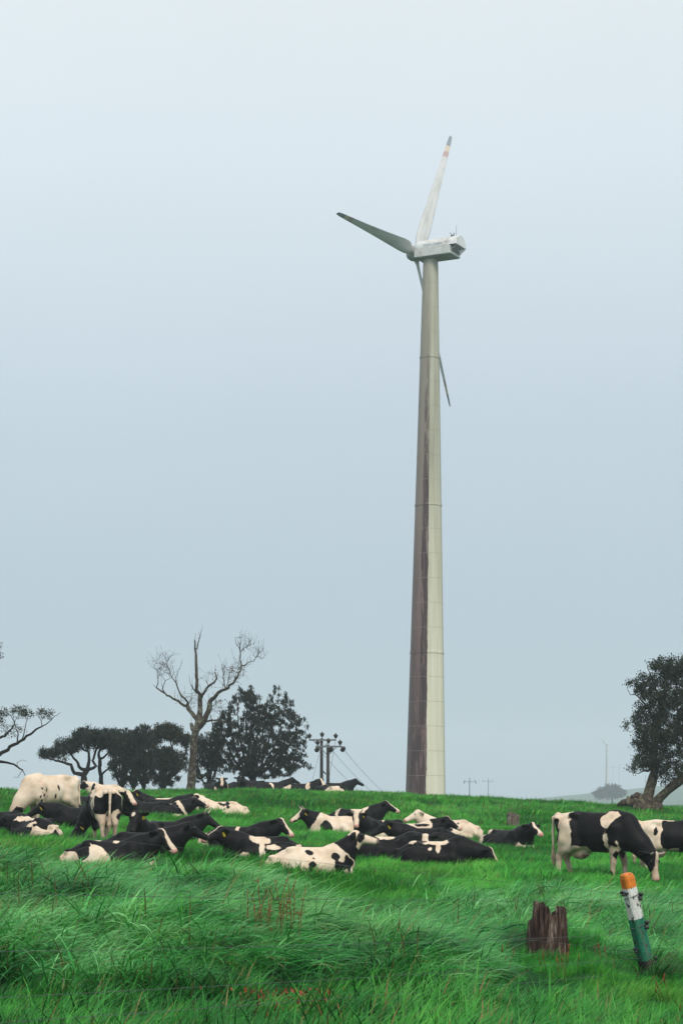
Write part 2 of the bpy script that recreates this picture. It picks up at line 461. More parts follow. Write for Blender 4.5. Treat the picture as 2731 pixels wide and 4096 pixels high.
def turbine(name, loc, yaw, theta0, lean=0.0, detail=True):
    root = empty(name, loc, (0, lean, 0))
    # tower: rings of welded cans with raised seams; wide flanges between the sections
    prof = []
    H = TH
    def rad(z): return 2.06 - (2.06 - 0.74) * (z / H)
    zs = [0.0]; z = 0.0
    seams = []
    while z < H - 2.2:
        z += 2.45; seams.append(z)
    flanges = [seams[i] for i in (6, 12, 18) if i < len(seams)]
    prof.append((rad(0), 0))
    prof += [(rad(.02), .02), (rad(H - .02), H - .02), (rad(H), H)]
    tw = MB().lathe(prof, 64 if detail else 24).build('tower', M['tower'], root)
    if detail:
        for z in seams:
            e, hg = (0.045, 0.10) if z in flanges else (0.006, 0.014)
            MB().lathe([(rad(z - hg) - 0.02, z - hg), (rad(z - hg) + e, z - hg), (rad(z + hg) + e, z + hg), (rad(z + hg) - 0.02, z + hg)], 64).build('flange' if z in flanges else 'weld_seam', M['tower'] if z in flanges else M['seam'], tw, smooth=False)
    # nacelle: local x towards the rotor
    Mn = Matrix.Translation((0, 0, H)) @ Matrix.Rotation(yaw, 4, 'Z') @ Matrix.Rotation(R(-0.5), 4, 'Y')
    W2, zb, zs_ = 1.12, 0.12, 0.95
    x0, x1 = -3.35, 1.3
    def arc(r, n=14): return [(r * math.cos(math.pi * k / n), zs_ + r * 0.92 * math.sin(math.pi * k / n)) for k in range(n + 1)]
    cap = MB()
    sec = arc(W2)
    vs, fs = [], []
    xsN = [x0, x0 + 0.1, 0, x1 - 0.15, x1]
    scl = [0.97, 1, 1, 0.98, 0.9]
    for xx_, s_ in zip(xsN, scl):
        for (yy_, z_) in sec: vs.append(Mn @ Vector((xx_, yy_ * s_, zs_ + (z_ - zs_) * s_)))
    n = len(sec)
    for i in range(len(xsN) - 1):
        for k in range(n - 1): fs.append((i * n + k, i * n + k + 1, (i + 1) * n + k + 1, (i + 1) * n + k))
    fs.append(tuple(range(n))[::-1]); fs.append(tuple((len(xsN) - 1) * n + k for k in range(n)))
    cap.add(vs, fs)
    nac = cap.build('nacelle', M['nacelle'], root)
    nac.data.polygons.foreach_set('use_smooth', [len(p.vertices) == 4 for p in nac.data.polygons])
    # the lower box, shorter at the back so that the hood overhangs
    bx = MB()
    vb = []
    for (xx_, zt) in ((x0 + 0.75, 0), (x1 - 0.02, 0)):
        for (yy_, z_) in ((-W2 + 0.003, zs_ - 0.002), (-W2 + 0.003, zb + 0.02), (-W2 + 0.05, zb), (W2 - 0.05, zb), (W2 - 0.003, zb + 0.02), (W2 - 0.003, zs_ - 0.002)):
            vb.append(Mn @ Vector((xx_ + (0.0 if z_ > 0.5 or xx_ > 0 else -0.12), yy_, z_)))
    bx.add(vb, [(k, k + 1, k + 7, k + 6) for k in range(5)] + [(5, 4, 3, 2, 1, 0), (6, 7, 8, 9, 10, 11)])
    bx.build('lower_housing', M['nacelle'], root, smooth=False)
    MB().box(((x0 + x1) / 2 + 0.3, 0, zb - 0.035), (x1 - x0 - 0.75, 2 * W2 - 0.16, 0.06), Mn).build('belly_plate', M['underside'], root, smooth=False)
    if detail:
        gr = MB()
        for k in range(6):
            t_ = k / 5
            gr.box((x0 + 0.06 + 0.62 * t_, 0, zs_ - 0.06 - 0.5 * t_), (0.12, 2 * W2 - 0.1 - 0.0, 0.06), Mn)
        for k in range(6):
            t_ = k / 5
            MB().box((x0 + 0.06 + 0.62 * t_, 0, zs_ - 0.06 - 0.5 * t_), (0.13, 2 * W2 - 0.12, 0.055), Mn).build('louvre', M['grille'], nac, smooth=False)
        # instruments on the roof
        m_ = MB()
        top = zs_ + 0.92 * W2
        m_.box((-2.3, 0, top + 0.1), (0.22, 0.10, 0.24), Mn)
        m_.tube([Mn @ Vector((-2.3, -0.1, top + 0.25)), Mn @ Vector((-2.3, -0.42, top + 0.3))], 0.03, 6)
        m_.tube([Mn @ Vector((-2.3, 0.1, top + 0.25)), Mn @ Vector((-2.3, 0.42, top + 0.3))], 0.03, 6)
        m_.tube([Mn @ Vector((-2.3, -0.42, top + 0.25)), Mn @ Vector((-2.3, -0.42, top + 0.52))], 0.05, 6)
        m_.build('wind_sensor', M['metal_dark'], nac, smooth=False)
        MB().tube([Mn @ Vector((-2.72, -0.1, top - 0.05)), Mn @ Vector((-2.72, -0.1, top + 1.15))], 0.018, 5).build('lightning_rod', M['metal_dark'], nac)
        for xx_ in (0.75, 0.25, -0.25):
            MB().lathe([(0.05, 0), (0.05, 0.12), (0.03, 0.14)], 8, M=Mn @ Matrix.Translation((xx_, -0.3, top - 0.10))).build('lifting_eye', M['metal_dark'], nac)
        # the faded name on the side that faces the camera, wrapped round the hood
        def letters(body, x_start, width, ang0, size_h, mat, shear, nm):
            cu = bpy.data.curves.new('name_text', 'FONT'); cu.body = body; cu.shear = shear; cu.resolution_u = 3
            to = bpy.data.objects.new('name_text', cu); COL.objects.link(to)
            bpy.context.view_layer.update()
            me = bpy.data.meshes.new_from_object(to.evaluated_get(bpy.context.evaluated_depsgraph_get()))
            bpy.data.objects.remove(to)
            c = np.array([v.co for v in me.vertices])
            c[:, 0] -= c[:, 0].min(); wd = c[:, 0].max()
            for v, (a, b, _) in zip(me.vertices, c):
                ang = ang0 + b * size_h / W2
                r_ = W2 + 0.012
                v.co = Mn @ Vector((x_start - a / wd * width, r_ * math.cos(ang), zs_ + 0.92 * r_ * math.sin(ang)))
            me.materials.clear(); me.materials.append(mat)
            link(nm, me, nac)
        letters('Aitken Spence', 0.35, 2.1, R(8), 0.46, M['letter'], 0.35, 'lettering')
        letters('POWER', -1.90, 0.75, R(14), 0.22, M['letter_red'], 0.0, 'lettering')
    # hub and blades
    Mh = Mn @ Matrix.Translation((x1 + 0.45, 0, 0.86))
    Mhub = Mh @ Matrix.Rotation(R(90), 4, 'Y')
    hub = MB().lathe([(0.62, -0.66), (0.74, -0.5), (0.76, 0.1), (0.68, 0.45), (0.45, 0.78), (0.15, 0.92), (0.02, 0.94)], 28, M=Mhub).build('hub', M['underside'], root)
    for k in range(3):
        th = theta0 + k * 2 * math.pi / 3
        # blade frame: z outwards, x along the rotor axis, y tangential; pitched
        Mb = Mh @ Matrix.Rotation(th, 4, 'X') @ Matrix.Rotation(R(38), 4, 'Z')
        ss = [0.35, 0.75, 1.1, 2.0, 3.2, 5, 7, 9, 11, 13.4, 15.3, 15.9, 16.1]
        ch = [0.52, 0.55, 0.8, 1.28, 1.34, 1.18, 1.0, 0.84, 0.69, 0.54, 0.41, 0.32, 0.10]
        tk = [0.55, 0.55, 0.50, 0.36, 0.28, 0.22, 0.17, 0.13, 0.10, 0.075, 0.05, 0.04, 0.02]
        tw_ = [24, 24, 22, 17, 13, 8, 5, 2.5, 1, 0, 0, 0, 0]
        nn = 16
        vs = []
        for s_, c_, t_, w_ in zip(ss, ch, tk, tw_):
            for q in range(nn):
                a = 2 * math.pi * q / nn
                u = math.cos(a)
                yy = t_ / 2 * math.sin(a) * (1 if s_ < 1.0 else (0.55 + 0.45 * u))
                xx_ = c_ / 2 * u - (0 if s_ < 1 else 0.16 * c_)
                ca, sa = math.cos(R(w_)), math.sin(R(w_))
                vs.append(Vector((xx_ * ca - yy * sa, xx_ * sa + yy * ca, s_)))
        fs = [(i * nn + q, i * nn + (q + 1) % nn, (i + 1) * nn + (q + 1) % nn, (i + 1) * nn + q) for i in range(len(ss) - 1) for q in range(nn)]
        fs += [tuple(range(nn))[::-1], tuple((len(ss) - 1) * nn + q for q in range(nn))]
        b = MB().add(vs, fs).build('blade', M['blade'], root)
        b.matrix_local = Mb
    return root

YAW = R(180 - 29)
t_ = turbine('wind_turbine', (TX, TY, tbase), YAW, R(28), R(0.55))
tag(t_, 'tall rust-stained three-bladed wind turbine towering above the pasture', 'wind turbine')

# ------------------------------------------------------------------ far things in the mist
fy = 2250.0
fx_ = (2425 - CX) / FPX * fy
f2 = turbine('wind_turbine', (fx_, fy, gz(fx_, fy) - 0.5), R(150), R(50), 0, detail=False)
tag(f2, 'ghostly wind turbine almost lost in mist on the far hill', 'wind turbine')
# ------------------------------------------------------------------ cows: one continuous surface each, from blended distance fields
class Field:
    def __init__(s, lo, hi, h):
        s.lo = np.array(lo, np.float32); s.h = h
        s.n = np.ceil((np.array(hi) - lo) / h).astype(int) + 1
        s.F = np.full(s.n, 1.0, np.float32)
        s.ax = [s.lo[i] + h * np.arange(s.n[i], dtype=np.float32) for i in range(3)]
    def add(s, fn, lo, hi, k):
        a = [max(0, int((lo[i] - k - 2 * s.h - s.lo[i]) / s.h)) for i in range(3)]
        b = [min(s.n[i], int((hi[i] + k + 2 * s.h - s.lo[i]) / s.h) + 2) for i in range(3)]
        if any(a[i] >= b[i] for i in range(3)): return
        X, Y, Z = np.meshgrid(s.ax[0][a[0]:b[0]], s.ax[1][a[1]:b[1]], s.ax[2][a[2]:b[2]], indexing='ij')
        d = fn(X, Y, Z)
        sub = s.F[a[0]:b[0], a[1]:b[1], a[2]:b[2]]
        hh = np.maximum(k - np.abs(sub - d), 0) / k
        s.F[a[0]:b[0], a[1]:b[1], a[2]:b[2]] = np.minimum(sub, d) - hh * hh * k * 0.25
    def cone(s, p, q, r1, r2, k=0.05):
        p = np.array(p, np.float32); q = np.array(q, np.float32); r = max(r1, r2)
        ba = q - p; L2 = float(ba @ ba)
        def fn(X, Y, Z):
            t = np.clip(((X - p[0]) * ba[0] + (Y - p[1]) * ba[1] + (Z - p[2]) * ba[2]) / L2, 0, 1)
            return np.sqrt((X - p[0] - t * ba[0]) ** 2 + (Y - p[1] - t * ba[1]) ** 2 + (Z - p[2] - t * ba[2]) ** 2) - (r1 + (r2 - r1) * t)
        s.add(fn, np.minimum(p, q) - r, np.maximum(p, q) + r, k)
    def chain(s, pts, rads, k=0.05):
        for i in range(len(pts) - 1): s.cone(pts[i], pts[i + 1], rads[i], rads[i + 1], k)
    def ell(s, c, r, k=0.05, A=None):
        c = np.array(c, np.float32); r = np.array(r, np.float32); mr = float(r.max())
        A = np.eye(3, dtype=np.float32) if A is None else np.array(A, np.float32)   # rows = local axes
        def fn(X, Y, Z):
            D = (X - c[0], Y - c[1], Z - c[2])
            l = [A[i][0] * D[0] + A[i][1] * D[1] + A[i][2] * D[2] for i in range(3)]
            k0 = np.sqrt((l[0] / r[0]) ** 2 + (l[1] / r[1]) ** 2 + (l[2] / r[2]) ** 2)
            k1 = np.sqrt((l[0] / r[0] ** 2) ** 2 + (l[1] / r[1] ** 2) ** 2 + (l[2] / r[2] ** 2) ** 2) + 1e-6
            return k0 * (k0 - 1) / k1
        s.add(fn, c - mr, c + mr, k)
    def loft(s, xs, w, top, bot, k=0.05, o=(0, 0, 0), A=None, pw=2.3, taper=0.2, ysh=None):
        o = np.array(o, np.float32)
        I = A is None
        A = np.eye(3, dtype=np.float32) if I else np.array(A, np.float32)
        ysh = [0] * len(xs) if ysh is None else ysh
        def fn(X, Y, Z):
            D = (X - o[0], Y - o[1], Z - o[2])
            if I: l = D
            else: l = [A[i][0] * D[0] + A[i][1] * D[1] + A[i][2] * D[2] for i in range(3)]
            W = np.interp(l[0], xs, w); T = np.interp(l[0], xs, top); B = np.interp(l[0], xs, bot); S = np.interp(l[0], xs, ysh)
            c = (T + B) / 2; hh = (T - B) / 2
            t = (l[2] - c) / hh
            ww = W * (1 - taper * np.clip(t, 0, 1.2))
            q = (np.abs((l[1] - S) / ww) ** pw + np.abs(t) ** pw) ** (1 / pw)
            d = (q - 1) * np.minimum(ww, hh)
            e = np.maximum(xs[0] - l[0], l[0] - xs[-1])
            return np.where(e > 0, np.sqrt(np.maximum(d, 0) ** 2 + e * e), np.maximum(d, e)).astype(np.float32)
        if I:
            lo = [xs[0], -max(w) + min(ysh), min(bot)]; hi = [xs[-1], max(w) + max(ysh), max(top)]
        else:
            m = max(abs(xs[0]), abs(xs[-1])) + max(w)
            lo, hi = o - m, o + m
        s.add(fn, lo, hi, k)
    def nets(s):
        F = s.F; h = s.h
        S = F < 0
        cnt = sum(S[a:F.shape[0] - 1 + a, b:F.shape[1] - 1 + b, c:F.shape[2] - 1 + c].astype(np.int8) for a in (0, 1) for b in (0, 1) for c in (0, 1))
        act = np.argwhere((cnt > 0) & (cnt < 8))
        idx = -np.ones(cnt.shape, np.int32)
        idx[act[:, 0], act[:, 1], act[:, 2]] = np.arange(len(act))
        acc = np.zeros((len(act), 3)); num = np.zeros(len(act))
        cs = [(a, b, c) for a in (0, 1) for b in (0, 1) for c in (0, 1)]
        for a in cs:
            for b in cs:
                if sum(b) - sum(a) == 1 and all(b[i] >= a[i] for i in range(3)):
                    fa = F[act[:, 0] + a[0], act[:, 1] + a[1], act[:, 2] + a[2]]
                    fb = F[act[:, 0] + b[0], act[:, 1] + b[1], act[:, 2] + b[2]]
                    m = (fa < 0) != (fb < 0)
                    t = np.where(m, fa / np.where(m, fa - fb, 1), 0)
                    p = np.array(a) + t[:, None] * (np.array(b) - np.array(a))
                    acc[m] += p[m]; num[m] += 1
        V = s.lo + h * (act + acc / num[:, None])
        Q = []
        for ax in range(3):
            o1, o2 = [(1, 2), (2, 0), (0, 1)][ax]
            sl0 = [slice(None)] * 3; sl1 = [slice(None)] * 3
            sl0[ax] = slice(0, -1); sl1[ax] = slice(1, None)
            ed = np.argwhere(S[tuple(sl0)] != S[tuple(sl1)])
            ok = (ed[:, o1] > 0) & (ed[:, o2] > 0) & (ed[:, o1] < idx.shape[o1]) & (ed[:, o2] < idx.shape[o2])
            ed = ed[ok]
            ins = S[ed[:, 0], ed[:, 1], ed[:, 2]]
            q = []
            for d1, d2 in ((1, 1), (0, 1), (0, 0), (1, 0)):
                e = ed.copy(); e[:, o1] -= d1; e[:, o2] -= d2
                q.append(idx[e[:, 0], e[:, 1], e[:, 2]])
            q = np.stack(q, 1)
            q[~ins] = q[~ins][:, ::-1]
            Q.append(q)
        Q = np.concatenate(Q)
        Q = Q[(Q >= 0).all(1)]
        return V, Q

def frame_of(yaw, pitch, roll=0):
    f = np.array([math.cos(pitch) * math.cos(yaw), math.cos(pitch) * math.sin(yaw), math.sin(pitch)])
    l = np.array([-math.sin(yaw), math.cos(yaw), 0])
    u = np.cross(f, l)
    if roll:
        l, u = l * math.cos(roll) + u * math.sin(roll), u * math.cos(roll) - l * math.sin(roll)
    return np.stack([f, l, u])

EYE_ME = MB().lathe([(0.004, -0.022), (0.016, -0.016), (0.022, 0), (0.016, 0.016), (0.004, 0.022)], 10).mesh('eye', M['eye'])
_t = MB(); _t.box((0, 0, -0.035), (0.062, 0.008, 0.075)); _t.box((0, 0, 0.012), (0.028, 0.008, 0.03))
TAG_ME = _t.mesh('ear_tag', M['tag'], smooth=False)
HORN_ME = MB().tube([(0, 0, -0.02), (0, 0.045, 0.03), (0, 0.085, 0.085), (0, 0.095, 0.15)], [0.030, 0.025, 0.017, 0.005], 8).mesh('horn', M['horn'])

def cow(pxx, Y, hd, label, pose='lie', ny=0, ne=38, hy=None, hp=-22, nl=0.46, base='b', neck=None, face='black', blobs=(), tags=0, horns=False,
        s=1, roll=0, size=0.96, name='cow', tuck=0, seed=None):
    """hd heading in degrees (0 right, 90 away, 180 left, 270 towards the camera); ny/ne yaw and rise of the neck, hy/hp of the head"""
    h = 0.024 if Y < 45 else (0.03 if Y < 70 else 0.04)
    loc = on_ground(pxx, Y)
    seed = int(pxx * 7 + Y) if seed is None else seed
    hy = ny if hy is None else hy
    ny_, ne_ = R(ny), R(ne)
    ndir = np.array([math.cos(ne_) * math.cos(ny_), math.cos(ne_) * math.sin(ny_), math.sin(ne_)])
    st = pose == 'stand'
    nb = np.array([0.52, 0, 1.12]) if st else np.array([0.50, 0, 0.54])
    nb = nb + 0.10 * np.array([math.cos(ny_), math.sin(ny_), 0])
    nlen = 0.78 if st and ne < 0 else nl
    poll = nb + ndir * nlen
    A = frame_of(R(hy), R(hp), R(roll))
    muz = poll + A[0] * 0.55
    allp = np.stack([poll, muz, poll + A[1] * 0.38, poll - A[1] * 0.38])
    lo = np.minimum(allp.min(0) - 0.3, [-1.08, -0.75, -0.06]); hi = np.maximum(allp.max(0) + 0.3, [0.98, 0.75, 1.55 if st else 1.0])
    f = Field(lo, hi, h)
    if st:
        f.loft([-.86, -.80, -.62, -.42, -.1, .2, .46, .66, .76], [.10, .17, .235, .265, .335, .335, .27, .20, .10],
               [1.30, 1.345, 1.37, 1.40, 1.37, 1.365, 1.40, 1.33, 1.22], [1.05, .93, .80, .70, .60, .585, .62, .72, .86], 0.06, taper=0.32)
        for y in (-1, 1):
            f.ell((-.42, y * .225, 1.315), (.10, .05, .06), 0.12)          # hook bones
            f.ell((-.83, y * .10, 1.25), (.07, .05, .06), 0.06)           # pin bones
            f.chain([(-.52, y * .17, 1.08), (-.60, y * .19, .84), (-.64, y * .17, .66), (-.74, y * .16, .50)], [.20, .155, .105, .072], 0.07)
            f.chain([(-.40, y * .20, .92), (-.36, y * .22, .76), (-.52, y * .2, .66)], [.14, .11, .09], 0.07)
            sgn = 0.07 * y * s
            f.chain([(-.74, y * .16, .50), (-.70 + sgn, y * .155, .16), (-.66 + sgn, y * .155, .09), (-.63 + sgn, y * .155, .03)], [.064, .044, .05, .058], 0.03)
            f.chain([(.42, y * .19, 1.05), (.46, y * .20, .82), (.42, y * .17, .64), (.45 + sgn * .8, y * .155, .40)], [.17, .135, .088, .060], 0.06)
            f.chain([(.45 + sgn * .8, y * .155, .40), (.44 + sgn, y * .15, .14), (.46 + sgn, y * .15, .09), (.49 + sgn, y * .15, .03)], [.058, .042, .046, .056], 0.03)
        f.ell((-.36, 0, .60), (.20, .15, .15), 0.06)                       # udder
        f.chain([(-.84, 0, 1.33), (-.93, 0, 1.26), (-.955, .01, 1.0), (-.95, .02, .66)], [.05, .04, .028, .026], 0.03)
        f.chain([(-.95, .02, .66), (-.945, .025, .48), (-.94, .02, .30)], [.030, .052, .02], 0.03)
        wtop, nlow, br = (0.36, 0, 1.25), (0.58, 0, 0.92), (0.60, 0, 0.80)
    else:
        sh = [s * v for v in (0, 0, 0, .02, .03, .04, .03, .02, 0, 0)]
        f.loft([-1.03, -.98, -.86, -.64, -.42, -.1, .2, .46, .66, .78], [.02, .11, .23, .34, .39, .43, .42, .34, .25, .12],
               [.19, .28, .44, .57, .65, .635, .635, .68, .62, .50], [.10, .02, -.02, -.06, -.06, -.06, -.06, -.06, -.02, .10], 0.06, taper=0.42, ysh=sh)
        for y in (-1, 1):
            f.ell((-.44, y * .20, .59), (.11, .06, .05), 0.12)
            f.ell((-.86, y * .10, .42), (.07, .05, .05), 0.06)
            f.ell((.42, y * .27, .38), (.20, .10, .25), 0.08)              # shoulder
            f.chain([(.44, y * .30, .25), (.60, y * .27, .18), (.76, y * .20, .11)], [.12, .09, .072], 0.06)
            f.chain([(.76, y * .20, .10), (.56, y * .22, .05)], [.066, .05], 0.03)
        # hind leg folded on the near side
        f.ell((-.40, s * .36, .27), (.36, .15, .255), 0.09)
        f.chain([(-.12, s * .46, .29), (-.20, s * .50, .18), (-.66, s * .47, .10)], [.115, .10, .07], 0.07)
        f.chain([(-.66, s * .47, .10), (-.30, s * .58, .055), (-.16, s * .60, .05)], [.068, .048, .055], 0.03)
        f.ell((-.46, -s * .30, .20), (.30, .16, .20), 0.08)
        f.chain([(-.86, 0, .43), (-.985, .03 * s, .30), (-1.0, .10 * s, .12), (-.88, .26 * s, .05)], [.042, .026, .022, .030], 0.05)
        wtop, nlow, br = (0.40, 0, 0.53), (0.68, 0, 0.34), (0.70, 0, 0.26)
    # neck: crest, middle and throat
    f.chain([wtop, nb + A[2] * 0 + np.array([0, 0, .04]), poll - A[0] * .02], [.14, .145, .09], 0.10)
    mid = nb * 0.75 + np.array(nlow) * 0.25
    f.chain([mid, poll - np.array([0, 0, .06])], [.23, .105], 0.12)
    f.chain([nlow, (nb + poll) / 2 - np.array([0, 0, .10]), poll + A[0] * .10 - A[2] * .10], [.22, .17, .09], 0.12)
    f.ell(br, (.15, .13, .18), 0.08)
    # head
    f.loft([-.06, .02, .12, .20, .30, .40, .47, .515], [.060, .094, .114, .104, .084, .082, .082, .064],
           [.035, .070, .078, .066, .052, .046, .040, .018], [-.09, -.125, -.14, -.135, -.118, -.100, -.095, -.072], 0.03, o=poll, A=A, pw=2.4, taper=0.18)
    f.ell(poll + A[2] * .045 - A[0] * .005, (.07, .07, .06), 0.04, A)
    for y in (-1, 1):
        ed = A[1] * y * .93 - A[0] * .22 - A[2] * .28 + np.array([0, 0, .10]); ed /= np.linalg.norm(ed)
        e3 = np.cross(ed, A[2]); e3 /= np.linalg.norm(e3); e2 = np.cross(e3, ed)
        f.ell(poll + A[1] * y * .08 - A[0] * .005 + ed * .125, (.135, .026, .078), 0.02, np.stack([ed, e3, e2]))
        f.ell(poll + A[0] * .125 + A[1] * y * .098 + A[2] * .035, (.04, .022, .028), 0.02, A)
    V, Q = f.nets()
    zs_k = 1.0
    # markings
    wz = 1.38 if st else 0.66
    warp = np.stack([vnoise(V, 5.0, seed + i) for i in range(3)], 1) * 0.045 + np.stack([vnoise(V, 14.0, seed + 9 + i) for i in range(3)], 1) * 0.014
    Pw = V + warp
    x, y, v = Pw[:, 0], Pw[:, 1], Pw[:, 2] / wz
    m = np.full(len(V), 0.1 if base == 'b' else -0.1)
    for b in blobs:
        bx, bv, rx, rv = b[:4]; sg = b[4] if len(b) > 4 else 1; side = b[5] if len(b) > 5 else 0
        rm = min(rx, rv * wz)
        xb, vb = (x, v) if rm > 0.09 else (V[:, 0] + warp[:, 0] * .35, (V[:, 2] + warp[:, 2] * .35) / wz)
        d = (1 - np.sqrt(((xb - bx) / rx) ** 2 + ((vb - bv) / rv) ** 2)) * rm + rm * .38 * vnoise(V + bx * 9.7, 2.4 / max(rm, .05) * .35, seed + 30)
        if side: d = np.where(y * side > -0.02, d, -abs(d) - 0.05)
        m = np.maximum(m, d) if sg > 0 else np.minimum(m, -d)
    # neck and head zones
    rel = Pw - nb
    tn = rel @ ndir / nlen
    hl = (Pw - poll) @ A.T
    head = (hl[:, 0] > -0.10) & (np.abs(hl[:, 1]) < 0.36) & (np.abs(hl[:, 2]) < 0.24) & (hl[:, 0] < 0.65)
    if neck:
        zone = (tn > 0.02) & (np.linalg.norm(rel - np.outer(tn * nlen, ndir), axis=1) < 0.42) & (x > 0.35 if abs(ny) < 75 else True)
        m[zone] = 0.1 if neck == 'b' else -0.1
        if neck == 'band':
            m[zone] = (0.34 - np.abs(tn[zone] - 0.42)) * 0.5
    if True:
        q = hl[head]; lat = np.abs(q[:, 1]); up = q[:, 2]; fx = q[:, 0]
        if face == 'black': mh = np.full(len(q), .1)
        elif face == 'white': mh = np.where((lat > .10) & (fx < .04), .06, -.1)
        elif face == 'allwhite': mh = np.full(len(q), -.1)
        elif face == 'blaze': mh = np.where(up > -.03, lat - (.042 + .05 * np.clip((fx - .30) / .15, 0, 1)), np.where(fx > .40, -.05, .1))
        elif face == 'wide': mh = np.where(up > -.06, lat - .075, .08)
        elif face == 'star': mh = np.hypot(fx - .02, q[:, 1]) - .05
        elif face == 'patch': mh = np.where(fx < .0, -.08 + .2 * (lat > .10), .085 - np.hypot((fx - .13), (up - .0) * .75))
        m[head] = mh
        ear = head & (np.abs(hl[:, 1]) > 0.125) & (hl[:, 0] < 0.08)
        if face not in ('allwhite',): m[ear] = 0.1
    hr = (V - poll) @ A.T
    pink = np.clip((hr[:, 0] - .44) / .035, 0, 1) * (np.abs(hr[:, 1]) < .12) * (np.abs(hr[:, 2]) < .16)
    dark = np.zeros(len(V))
    if face in ('black', 'star', 'patch'):
        dark = pink * 0.85; pink = pink * 0
    # hooves dark; dirt on legs and belly
    if st:
        dark = np.maximum(dark, (V[:, 2] < 0.07) * 0.8)
        dirt = np.clip((0.80 - V[:, 2]) / 0.35, 0, 1) * 0.75
        tuft = (V[:, 0] < -0.90) & (V[:, 2] < 0.75)
        dirt = np.where(tuft, 0.8, dirt); m = np.where((V[:, 0] < -0.90) & (V[:, 2] < 1.15), -0.1, m)
        pink = np.maximum(pink, 0.5 * (np.hypot((V[:, 0] + .36) / .2, V[:, 1] / .14) < 1) * (V[:, 2] < .56) * (V[:, 2] > .42))
    else:
        dirt = np.clip((0.26 - V[:, 2]) / 0.25, 0, 1) * 0.45
    me = np_mesh('cow', V * np.array([size, size, size * zs_k]), Q, M['coat'])
    for nme, a in (('mark', m), ('pink', pink), ('dark', dark), ('dirt', dirt)): set_attr(me, nme, a.astype(np.float32))
    o = link(name, me)
    o.location = loc - Vector((0, 0, 0.02 if st else 0.06)); o.rotation_euler = (0, 0, R(hd))
    tag(o, label, 'cow', 'dairy cows resting and grazing on the hillside')
    HM = Matrix(((A[0][0], A[1][0], A[2][0]), (A[0][1], A[1][1], A[2][1]), (A[0][2], A[1][2], A[2][2]))).to_4x4()
    HM.translation = Vector(poll * size)
    HM = Matrix.Scale(zs_k, 4, (0, 0, 1)) @ HM
    def child(nm, me_, p, rot=None):
        c = link(nm, me_, o); c.matrix_local = HM @ Matrix.Translation(Vector(p) * size) @ (rot or Matrix())
    for y in (-1, 1):
        child('eye', EYE_ME, (.128, y * .107, .036))
        if horns: child('horn', HORN_ME, (-.01, y * .065, .055), Matrix.Rotation(0 if y > 0 else math.pi, 4, 'Z'))
        if tags in (y, 2): child('ear_tag', TAG_ME, (.035, y * .185, -.05), Matrix.Rotation(R(90 + 25 * y), 4, 'Z'))
    return o

L = -1   # white patch
# ---- the standing animals
cow(200, 51.6, 226, 'large cream-white cow standing at left, head lowered behind a black cow', 'stand', ny=-10, ne=-56, hp=-60, base='w', neck='w', face='white', s=1,
    blobs=[(.52, .70, .045, .05), (.44, .62, .03, .035), (.35, .72, .025, .04), (.60, .62, .09, .10), (.70, .55, .07, .08), (.30, .58, .02, .03), (-.05, .75, .03, .05), (.05, .60, .03, .05), (-.12, .55, .02, .03), (.48, .50, .03, .04), (.40, .44, .03, .03)], size=1.06)
cow(415, 44.5, 107, 'standing cow seen from behind with pale tail, head down grazing to the left', 'stand', ny=58, ne=-58, hy=80, hp=-50, base='w', neck='b', face='black', s=-1, tags=1,
    blobs=[(.35, .55, .20, .40, 1, 1), (.05, .62, .16, .30, 1, 1), (.62, .6, .15, .4), (-.72, .74, .13, .22, 1, 1), (-.84, .80, .10, .14, 1, 0), (-.72, .72, .13, .24, 1, -1), (-.30, .70, .14, .12, 1, 1), (-.45, .52, .07, .1, 1, 1), (-.1, 1.0, .85, .15, L), (-.86, .97, .12, .08, L)])
cow(2388, 37.6, -31, 'black and white cow standing at right with horned head down in the grass', 'stand', ny=0, ne=-48, hy=-24, hp=-76, base='b', neck='b', face='blaze', horns=True, s=1,
    blobs=[(-.80, .95, .30, .22, L), (-.55, .62, .16, .30, L), (-.62, .30, .30, .26, L), (-.86, .76, .10, .17), (.30, .88, .11, .12, L), (.42, .95, .14, .05, L), (.30, .60, .05, .13, L), (.46, .30, .22, .22, L), (.64, .55, .12, .13, L), (.47, .40, .05, .05), (-.30, .45, .26, .06, L)], size=1.02)
cow(2690, 41.0, -6, 'dirty cream and black cow standing at the right edge, cut off by the frame', 'stand', ny=0, ne=-30, hp=-60, base='w', neck='b', face='blaze', s=-1,
    blobs=[(-.84, .82, .07, .14), (-.45, .80, .05, .07), (-.76, .62, .05, .10), (.12, .72, .38, .26), (-.10, .86, .18, .16), (.35, .4, .2, .2), (.45, .2, .3, .2)], size=0.88)

# ---- the left herd, lying
cow(0, 48.5, 196, 'black cow lying at the left edge with its head out of frame', ny=0, ne=42, base='b', neck='b', s=1)
cow(140, 46.0, 132, 'black and white cow lying with its rump to the camera, far left', ny=20, ne=12, hp=-30, base='b', neck='b', s=1, tuck=1,
    blobs=[(-.62, .32, .36, .34, L), (-.46, .58, .09, .32, L, 1), (-.40, .42, .18, .22, 1, 1), (.15, .95, .45, .10, L), (-.9, .7, .1, .3, L)])
cow(318, 49.6, 176, 'all black cow lying left of the cow seen from behind, yellow tag in its ear', ny=6, ne=18, hp=-34, base='b', neck='b', face='black', s=1, tags=1)
cow(360, 52.3, 184, 'black cow with pale forehead lying behind the tagged all black cow', ny=6, ne=30, hp=-28, base='b', neck='b', face='blaze', s=1, tags=1)
cow(345, 64.0, 200, 'black cow with a white rump lying half hidden beyond the big cream cow', ny=20, ne=10, base='b', neck='b', s=-1, blobs=[(-.7, .6, .3, .6, L)])
